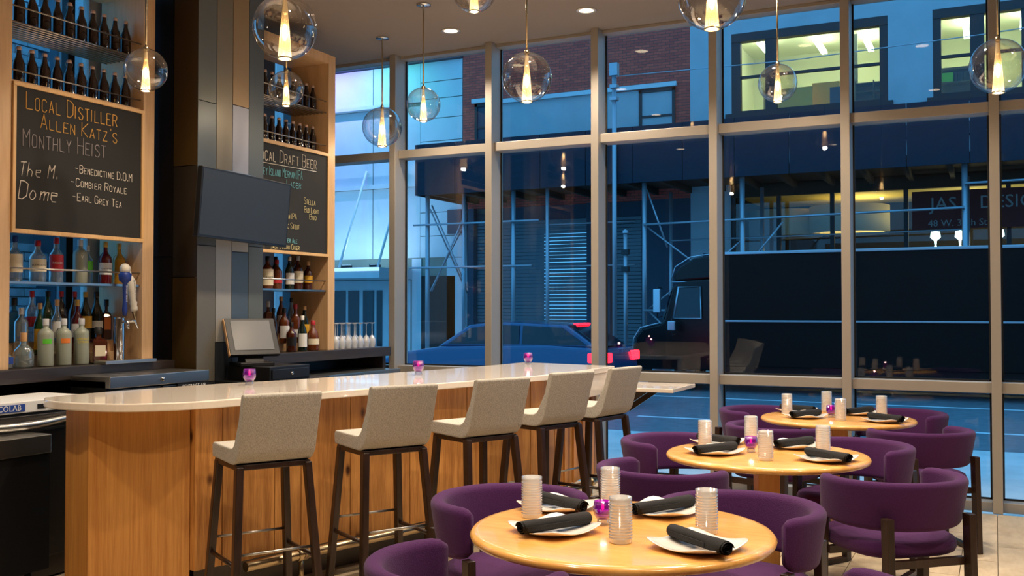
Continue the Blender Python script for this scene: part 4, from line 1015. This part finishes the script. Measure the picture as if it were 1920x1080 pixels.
offwin(-1.27, 2.6, [(-1.09, -.47), (-.17, .6), (.8, 1.6), (1.8, 2.4)])
def office(x0, x1):
    MB().box(x0, x1, 4.2, 4.3, 6.2, 9.0).box(x0-.1, x0, .3, 4.3, 6.2, 9.0).box(x1, x1+.1, .3, 4.3, 6.2, 9).box(x0, x1, .3, 4.3, 8.95, 9.05).box(x0, x1, .3, 4.3, 6.1, 6.2).build('office_room', 'office', t)
office(-6.4, -2.2); office(-1.5, 2.8)
for x, y, l_ in ((-5.6, 1.2, 1.3), (-4.2, 1.6, 1.5), (-3.0, 2.2, 1.2), (-.6, 1.6, 1.5), (.7, 1.4, 1.4), (1.9, 1.6, 1.4)):
    MB().box(x-.07, x+.07, y, y+l_, 8.62, 8.7).build('fluorescent_lamp', 'tube', t)
MB().box(-5.45, -4.2, 1.0, 1.06, 6.2, 7.3).build('partition', 'offyel', t)
MB().box(-4.3, -3.6, 1.6, 1.66, 6.2, 7.5).build('partition', 'offyel', t)
MB().box(-3.75, -3.2, 0.9, .96, 6.2, 7.2).build('partition', 'bluewall', t)
MB().box(-3.6, -3.25, 2.4, 2.5, 6.2, 8.9).build('partition', 'offgrey', t)
sh = MB()
for k in range(5): sh.box(-3.2, -2.3, 1.4, 1.8, 6.45+k*.22, 6.47+k*.22)
for k in range(3): sh.box(-3.2+k*.44, -3.18+k*.44, 1.4, 1.8, 6.2, 7.4)
sh.box(-3.2, -2.3, 1.8, 1.82, 6.2, 7.4)
sh.build('shelving', 'shelfm', t)
sh = MB()
for k in range(4): sh.box(-1.2, -.2, 1.4, 1.75, 6.5+k*.32, 6.53+k*.32)
sh.box(-1.2, -.2, 1.75, 1.77, 6.2, 7.6)
s2 = sh.build('bookcase', 'shelfm', t)
for k in range(9): MB().box(-.85+k*.07, -.79+k*.07, 1.42, 1.7, 7.17, 7.4).build('binder', 'binder', s2)
for k in range(5): MB().box(-.7+k*.1, -.61+k*.1, 1.42, 1.7, 6.53, 6.78).build('binder', 'lab_white', s2)
MB().box(-1.15, -.88, 1.42, 1.7, 7.17, 7.4).build('box_file', 'lab_green', s2)
# shop at street level
MB().box(-6.1, 3.0, 3.6, 3.7, -.05, 4.7).box(-6.1, -6.0, .3, 3.7, -.05, 4.7).box(2.9, 3.0, .3, 3.7, -.05, 4.7).build('shop_wall', 'shopdark', t)
MB().box(-6.1, 3.0, .3, 3.7, 4.45, 4.6).build('shop_ceiling', 'shopceil', t)
MB().box(-6.1, 3.0, .05, .2, 4.4, 4.75).build('shop_fascia', 'shedsoffit', t)
for x in (-6.05, -4.9, -3.6, -1.9, 0.3, 2.9): MB().box(x-.05, x+.05, .08, .2, -.05, 4.4).build('shop_mullion', 'darkfr', t)
MB().box(-6.0, 2.9, .12, .13, 0.2, 4.4).build('shop_glass', 'pane', t)
MB().box(-5.9, -5.1, 1.2, 1.3, 2.0, 3.9).build('shop_display', 'pale', t)
d = MB().lathe([(.9, 3.55), (1.0, 3.5), (1.0, 4.2), (.97, 4.2), (.97, 3.56)], 36, Matrix.Translation((-3.4, 1.7, 0))).build('drum_lamp', 'drum', t)
d = MB().lathe([(.9, 3.55), (1.0, 3.5), (1.0, 4.2), (.97, 4.2), (.97, 3.56)], 36, Matrix.Translation((-5.2, 2.4, 0))).build('drum_lamp', 'drum', t)
for x, p in ((-3.0, 60), (-0.6, 60), (1.6, 40)):
    ld = bpy.data.lights.new('shop_light', 'POINT'); ld.energy = p; ld.color = (1, .8, .38); ld.shadow_soft_size = .15
    lo = bpy.data.objects.new('shop_light', ld); COL.objects.link(lo); lo.parent = t; lo.location = (x, 1.8, 3.9)
for x in (-1.3, -.75, .1, .8): 
    MB().lathe([(0, 3.02), (.05, 3.02), (.02, 3.08), (.03, 3.2), (.12, 3.28), (.1, 3.42), (0, 3.44)], 12, Matrix.Translation((x, 1.0, 0))).build('shop_lamp', 'shopglow', t)
MB().box(-1.5, 1.2, .9, 1.3, 2.9, 3.0).build('shop_shelf', 'lab_white', t)
bn = thing('shop_banner', 'maroon banner lettered with design and street number above the truck', 'sign', (0, FY-.1, 0))
MB().box(-1.75, 2.4, -.03, 0, 3.4, 4.3).build('cloth', 'sign_red', bn)
text_on('JAS    DESIGN', .42, lambda x, y: (-.1+x, -.035, 3.98+y), 'sign_text', bn)
text_on('48 W. 37th St.', .22, lambda x, y: (-.75+x, -.035, 3.53+y), 'sign_text', bn)

# sidewalk shed
t = thing('sidewalk_shed', 'navy hoarded sidewalk shed on galvanised scaffolding across the street', 'scaffold', (0, 22.5, 0))
x = -13.86
while x < 8:
    MB().box(x+.006, x+1.21, -.03, .03, 4.55, 5.9).build('hoarding_board', 'shed', t); x += 1.22
MB().box(-13.86, -13.8, .03, 2.75, 4.55, 5.9).build('hoarding_board', 'shed', t)
MB().box(-13.8, 8, .03, 2.75, 4.72, 4.8).build('deck', 'shedsoffit', t)
for k in range(24): MB().box(-13.5+k*.9, -13.4+k*.9, .03, 2.75, 4.56, 4.72).build('joist', 'shedsoffit', t)
for x in (-13.6, -11.05, -7.55, -5.2, -.55, 4.0):
    for y in (.2, 2.35): MB().tube([(x, y, -.05), (x, y, 4.56)], .06 if y < 1 else .05, 8).build('post', 'scaf', t)
MB().tube([(-14.0,.12,3.77), (-10.3,.12,3.77)], .028, 6).build('ledger_pipe', 'scaf', t)
MB().tube([(-14.1,.12,2.63), (-10.5,.12,2.63)], .028, 6).build('ledger_pipe', 'scaf', t)
MB().tube([(-11.1,2.3,2.7), (-8.5,2.3,2.7)], .028, 6).build('ledger_pipe', 'scaf', t)
MB().tube([(-11.1,2.3,3.85), (-8.5,2.3,3.85)], .028, 6).build('ledger_pipe', 'scaf', t)
MB().tube([(-7.55,.12,3.55), (-.55,.12,3.65)], .028, 6).build('ledger_pipe', 'scaf', t)
MB().tube([(-7.55,2.3,3.3), (-.55,2.3,3.35)], .022, 6).build('ledger_pipe', 'scaf', t)
MB().tube([(-.55,.12,4.15), (4.0,.12,4.2)], .028, 6).build('ledger_pipe', 'scaf', t)
MB().tube([(-7.55,.12,1.5), (-5.2,.12,1.5)], .028, 6).build('ledger_pipe', 'scaf', t)
for a, b in (((-13.55,.25,4.2), (-13.55,2.3,2.0)), ((-13.55,2.3,4.1), (-13.55,.25,2.0)), ((-13.5,.25,4.3), (-12.4,.25,2.0)), ((-12.45,.25,4.1), (-13.5,.25,2.0)), ((-7.5,.25,3.5), (-6.0,.25,2.35)), ((-5.25,.25,3.1), (-6.3,.25,2.2)), ((-7.5,.25,1.5), (-6.2,.25,2.5)), ((-7.5,.25,1.5), (-6.4,.25,.5)), ((-7.5,.25,4.4), (-7.0,.25,3.0)), ((-5.2,.25,2.4), (-4.3,.25,3.5))):
    MB().tube([a, b], .022, 6).build('brace', 'scaf', t)
MB().tube([(-12.5, .2, -.05), (-12.5, .2, 4.56)], .05, 8).build('post', 'scaf', t)
MB().tube([(-10.1, .2, -.05), (-10.1, .2, 4.56)], .05, 8).build('post', 'scaf', t)
ws = thing('warning_sign', 'small warning sign hung in the scaffolding behind the truck cab', 'sign', (-6.0, 23.9, 2.75))
MB().box(-.45, .45, 0, .02, -.2, .15).build('plate', 'bluewall', ws)
text_on('WARNING', .19, lambda x, y: (-x, -.006, y), 'ink_black', ws)
pl = thing('street_pole', 'tall thin galvanised pole at the far kerb left of the truck', 'pole', (-8.2, 22.4, -.05))
MB().tube([(0,0,0),(0,0,7.45)], .06, 8).build('shaft', 'scaf', pl)
MB().box(-.1, .1, -.08, .08, 7.2, 7.5).build('head', 'scaf', pl)
for z in (6.6, 6.9): MB().box(-.09, .09, -.09, .09, z, z+.08).build('clamp', 'scaf', pl)
pl2 = thing('street_pole', 'short capped pole in front of the roller shutter left of the truck', 'pole', (-7.75, 21.9, -.2))
MB().tube([(0,0,0),(0,0,3.5)], .05, 8).build('shaft', 'scaf', pl2)
MB().lathe([(.07, 3.5), (.07, 3.56), (0, 3.6)], 10).build('cap', 'scaf', pl2)
for z in (2.6, 3.0): MB().box(-.08, .08, -.08, .08, z, z+.12).build('clamp', 'darkfr', pl2)
tag(MB().tube([(-8.15, 22.35, 7.12), (-4, 22.35, 7.05), (-.1, 22.35, 7.16), (8, 22.35, 7.6)], .012, 5).build('overhead_wire', 'scaf'), 'thin overhead wire stretched in front of the lit office windows', 'wire')

# box truck at the far kerb, nose to the left
t = thing('box_truck', 'black box truck parked facing left behind the right windows', 'truck', (0, 20.2, GZ))
MB().box(-5.2, 3.4, 0, 2.1, .55, 2.86).build('cargo_box', 'cargo', t, bevel=.02)
for z0, z1 in ((2.84, 2.9), (1.46, 1.5)): MB().box(-5.22, 3.42, -.03, .02, z0, z1).build('side_rail', 'trail', t, bevel=.01)
MB().box(-5.22, -5.18, -.02, 2.1, .55, 2.87).build('corner_rail', 'truck', t)
CP = [(-5.22,.45),(-7.0,.45),(-7.02,.85),(-6.95,1.15),(-6.8,1.32),(-6.4,1.42),(-6.32,1.5),(-6.12,2.2),(-5.95,2.32),(-5.22,2.36)]
xz = Matrix(((1,0,0,0),(0,0,1,0),(0,1,0,0),(0,0,0,1)))
MB().prism(CP, .08, 2.0, xz).build('cab', 'truck', t, bevel=.05, seg=3)
FP = [(-5.25,2.36),(-6.1,2.3),(-6.15,2.42),(-6.0,2.62),(-5.7,2.8),(-5.25,2.86)]
MB().prism(FP, .15, 1.95, xz).build('roof_fairing', 'truck', t, bevel=.05, seg=3)
MB().tube([(-6.17,.12,2.34), (-6.08,.12,2.62), (-5.75,.12,2.82), (-5.25,.12,2.88)], .014, 6).build('fairing_edge', 'trail', t)
MB().tube([(-6.15,.1,2.3), (-5.25,.1,2.3)], .012, 6).build('gutter', 'trail', t)
MB().tube([(-7.03,.1,.7), (-7.0,.1,1.1), (-6.85,.1,1.33), (-6.4,.1,1.44)], .014, 6).build('hood_edge', 'trail', t)
wn = MB().prism([(-6.08,1.55),(-5.52,1.55),(-5.54,2.17),(-5.98,2.17)], .05, .09, xz).build('side_window', 'dglass', t)
WF = [(-6.1,.04,1.53),(-5.5,.04,1.53),(-5.52,.04,2.19),(-5.99,.04,2.19),(-6.1,.04,1.53)]
MB().tube(WF, .022, 6).build('window_frame', 'trail', wn)
MB().prism([(-6.42,1.5),(-6.38,1.5),(-6.14,2.2),(-6.18,2.2)], .25, 1.85, xz).build('windscreen', 'dglass', t)
for (x, y, z0, z1) in ((-6.42, -.22, 1.65, 2.15), (-6.1, -.25, 1.28, 1.48)):
    m_ = MB().box(x-.03, x+.13, y-.05, y+.03, z0, z1).build('mirror', 'trail', t, bevel=.02)
    MB().tube([(x+.05, y, z1+.05), (x+.05, .1, z1+.02)], .012, 5).tube([(x+.05, y, z1+.05), (x+.05, y, z0-.1)], .012, 5).tube([(x+.05, y, z0-.1), (x+.05, .1, z0-.08)], .012, 5).build('mirror_arm', 'darkfr', m_)
MB().box(-7.12, -6.95, .1, 1.98, .35, .62).build('bumper', 'trail', t, bevel=.03)
MB().box(-5.3, 3.2, .3, 1.8, .4, .56).build('chassis', 'black', t)
def wheel(t, x, y, r):
    m_ = Matrix.Translation((x, y, r)) @ Matrix.Rotation(R(90), 4, 'X')
    w_ = MB().lathe([(r*.55, -.1), (r*.93, -.11), (r, -.08), (r, .08), (r*.93, .11), (r*.55, .1)], 28, m_).build('tyre', 'rubber', t)
    MB().lathe([(0, .05), (r*.25, .07), (r*.55, .06), (r*.58, .1)], 20, m_).build('rim', 'trail', w_)
for x in (-6.35, 1.6):
    for y in (.22, 1.9): wheel(t, x, y, .44)
# blue car in the middle lane, nose to the left
t = thing('blue_car', 'blue car in the street with red tail lamps lit, behind the bar', 'car', (-8.3, 15.8, GZ), 0)
CB = [(2.3,.35),(2.35,.6),(2.3,.95),(2.2,1.05),(1.2,1.1),(-.9,1.04),(-1.9,.9),(-2.3,.72),(-2.35,.35)]
MB().prism(CB, 0, 1.75, xz).build('body', 'carblue', t, bevel=.06, seg=3)
MB().prism([(2.15,1.04),(1.55,1.45),(.2,1.5),(-.35,1.44),(-1.05,1.02)], .12, 1.63, xz).build('cabin', 'carblue', t, bevel=.05, seg=3)
for pts in (((1.95,1.1),(1.5,1.4),(.75,1.43),(.72,1.1)), ((.66,1.1),(.68,1.43),(.15,1.44),(-.3,1.38),(-.8,1.08))):
    MB().prism(pts, .1, .13, xz).build('side_window', 'dglass', t)
MB().prism([(2.18,1.08),(1.6,1.44),(1.56,1.42),(2.1,1.06)], .25, 1.5, xz).build('rear_window', 'dglass', t)
for y in (.0, 1.45): MB().box(2.02, 2.36, y-.015, y+.32, .80, .97).build('tail_lamp', 'taillamp', t, bevel=.02)
MB().box(1.52, 1.62, .6, 1.15, 1.44, 1.475).build('brake_lamp', 'taillamp', t)
for y in (.1, 1.4): MB().box(-2.36, -2.2, y, y+.28, .62, .76).build('head_lamp', 'lab_white', t)
MB().box(-2.3, 2.3, -.012, 0, .5, .56).build('side_trim', 'trail', t)
for x in (-1.45, 1.4):
    for y in (.12, 1.63): wheel(t, x, y, .33)
